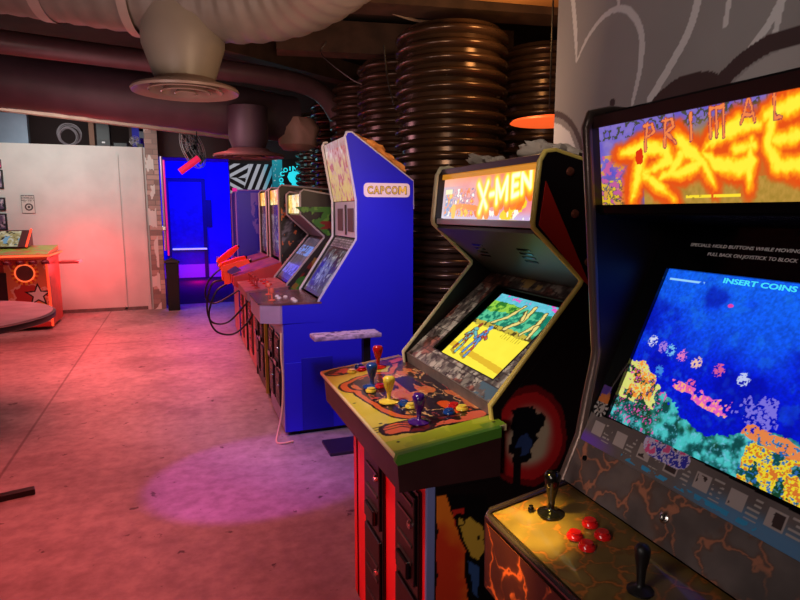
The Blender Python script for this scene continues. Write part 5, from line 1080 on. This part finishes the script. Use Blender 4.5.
def fan(t, c, R, axis, blade, cage):
    ax = Vector(axis).normalized(); u = ax.orthogonal().normalized(); w = ax.cross(u); c = Vector(c); b = B()
    for rr in (1.0, 0.72, 0.42):
        for off in (-0.03, 0.03):
            b.tube([c + ax * off * R * 4 * (1.0 if rr < 1 else 0.4) + (u * math.cos(k * PI / 14) + w * math.sin(k * PI / 14)) * R * rr for k in range(28)], R * 0.018, 5, closed=True)
    for k in range(12):
        d = u * math.cos(k * PI / 6) + w * math.sin(k * PI / 6); b.tube([c + d * R * 0.15 + ax * R * 0.12, c + d * R * 0.7 + ax * R * 0.12, c + d * R], R * 0.014, 5)
        b.tube([c + d * R * 0.15 - ax * R * 0.12, c + d * R * 0.7 - ax * R * 0.12, c + d * R], R * 0.014, 5)
    b.build('cage', cage, t, True)
    b = B()
    for k in range(4):
        a = k * PI / 2; d = u * math.cos(a) + w * math.sin(a); e = w * math.cos(a) - u * math.sin(a)
        vv = [b.bm.verts.new(c + d * R * p + e * R * q + ax * R * h) for p, q, h in ((0.12, -0.08, -0.04), (0.85, -0.32, -0.07), (0.88, 0.22, 0.06), (0.12, 0.08, 0.04), (0.12, -0.08, -0.02), (0.85, -0.32, -0.05), (0.88, 0.22, 0.08), (0.12, 0.08, 0.06))]
        for f in ((3, 2, 1, 0), (4, 5, 6, 7), (0, 1, 5, 4), (1, 2, 6, 5), (2, 3, 7, 6), (3, 0, 4, 7)): b.bm.faces.new([vv[i] for i in f])
    b.build('blade_set', blade, t); B().lathe([(0, -R * 0.14), (R * 0.16, -R * 0.1), (R * 0.16, R * 0.1), (0, R * 0.14)], c, 14, axis=tuple(ax)).build('hub', BLACK, t, True)
fan(vf, (-0.55, 9.98, WTOP + 0.095), 0.075, (0.2, -1, 0.1), M('fan_blade_grey', (150, 140, 140), 0.4), M('fan_cage', (190, 180, 176), 0.3, 0.6))
B().box((-0.52, 9.96, WTOP), (-0.44, 10.03, WTOP + 0.06), 0.004).build('clamp', BLACK, vf)
# big fan hanging at the doorway with pink glowing tube under it
hf = thing('hanging_fan', 'round caged fan hanging tilted in the doorway head beside the pillar', 'fan', (0.15, 9.6, 2.7))
fan(hf, on_y(193, 148, 9.55), 0.30, (0.80, -0.5, 0.25), M('fan_blade_dark', (90, 84, 90), 0.4), M('fan_cage_grey', (190, 180, 180), 0.4, 0.2))
q = on_y(193, 148, 9.55); B().tube([(q[0] - 0.05, q[1] + 0.05, q[2]), (q[0] - 0.10, q[1] + 0.10, q[2] + 0.2), (q[0] - 0.10, q[1] + 0.10, 3.39)], 0.02, 8).build('hanger', BLACK, hf, True)
a, b_ = on_y(180, 172, 8.9), on_y(199, 158, 8.9)
pk = thing('pink_tube_light', 'pink glowing tube light hanging tilted under the caged fan', 'light', tuple(a))
B().tube([tuple(a), tuple(b_)], 0.045, 12).build('tube', M('pink_tube', (240, 40, 90), 0.3, emit=0.55), pk, True)
B().tube([tuple(a + (b_ - a) * 0.9), tuple(a + (b_ - a) * 0.95 + np.array([0, 0.1, 0.35])), tuple(a + (b_ - a) * 0.95 + np.array([0, 0.12, 1.15]))], 0.008, 6).build('hanger', BLACK, pk)
b = B().tube([(-0.20, 9.83, 0.9), (-0.20, 9.83, 2.30)], 0.022, 10)
ct_ = thing('vertical_pipe', 'shiny vertical pipe on the doorway side of the brick pillar', 'pipe', (-0.20, 9.83, 0.9)); b.build('tube', M('pale_violet_pipe', (190, 170, 190), 0.3, 0.6), ct_, True)
tag(B().tube([(-0.165, 9.83, 0.82), (-0.165, 9.83, 2.25)], 0.014, 8).build('pink_strip', M('pink_strip_glow', (230, 40, 150), 0.3, emit=0.5), org=(-0.165, 9.83, 0.82)), 'thin pink glowing strip beside the shiny pipe', 'light')
B().box((-0.24, 9.79, 1.20), (-0.18, 9.85, 1.27), 0.01).build('fitting', CHROME, ct_)
# pink light on the right doorway edge, put in as a glowing bar
tag(B().box((0.83, 10.02, 0.75), (0.90, 10.05, 1.86), 0.004).build('pink_lit_edge', M('magenta_lit_edge', (214, 20, 140), 0.4, emit=0.8), org=(0.86, 10.03, 0.75)), 'upright wall edge lit magenta right of the blue doorway, made to glow', 'light')
# striped panel and cyan sign
def zebra_fn(u, v):
    d = (u * 0.94 + v * -0.34); s = ((u * 1.0 - v * 0.42) % 0.118) < 0.058; c = const(u, (24, 20, 26)); W_ = const(u, (222, 222, 236)); c[s] = W_[s]
    l = u < 0.24 + (v - 0.2) * 0.25; s2 = ((v * 1.0 + u * 0.55 * np.sign(0.25 - v)) % 0.125) < 0.055; c2 = const(u, (24, 20, 26)); c2[s2] = W_[s2]; c[l] = c2[l]
    return mix(c, c * np.array([0.35, 0.9, 1.0]), sm(u, 0.48, 0.66))  # cyan light painted into the stripes towards the right
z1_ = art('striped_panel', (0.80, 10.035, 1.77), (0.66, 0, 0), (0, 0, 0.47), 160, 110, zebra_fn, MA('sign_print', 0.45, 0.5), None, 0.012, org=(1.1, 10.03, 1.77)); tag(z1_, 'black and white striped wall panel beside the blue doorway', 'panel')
cs = thing('arcade_sign', 'cyan and black sign with ring of letters beside the striped panel', 'sign', (1.68, 10.03, 1.80))
B().box((1.462, 10.02, 1.80), (1.95, 10.05, 2.33), 0.004).build('board', M('sign_black', (20, 18, 24), 0.5), cs)
def teal_fn(u, v): return put(mix(const(u, (20, 130, 150)), const(u, (40, 180, 200)), v / 0.5), fbm(u * 40, v * 40, 5) > 0.74, (220, 250, 255))
art('teal_field', (1.466, 10.016, 1.81), (0.16, 0, 0), (0, 0, 0.51), 30, 60, teal_fn, MA('sign_print_teal', 0.5, 0.5), cs, 0.003)
CY = M('cyan_sign_glow', (40, 220, 235), 0.4, emit=0.9)
def sgn(px, py): P = on_y(220 + px / 8, 150 + py / 8, 10.012); return (P[0], P[2])
pts = [sgn(*p) for p in [(552, 180), (585, 168), (625, 176), (645, 200), (612, 208), (600, 222), (606, 240), (640, 262), (628, 290), (612, 316), (585, 312), (566, 296), (578, 270), (556, 250), (540, 215)]]
B().prism(pts[::-1], 'y', 10.008, 10.020).build('cyan_emblem', CY, cs)
for ch, px, py, s in (('C', 497, 190, 34), ('O', 525, 160, 34), ('I', 560, 148, 30), ('N', 600, 150, 40), ('O', 490, 241, 34), ('P', 497, 281, 34)):
    x, zz = sgn(px, py); hw = s / 8 * 10.3 / 600 / 2
    lettering('sign_letter', ch, (x - hw * (0.35 if ch == 'I' else 1), 10.02, zz - hw), (2 * hw * (0.35 if ch == 'I' else 1), 0, 0), (0, 0, 2 * hw), CY, cs, bold=0.03, depth=0.008)
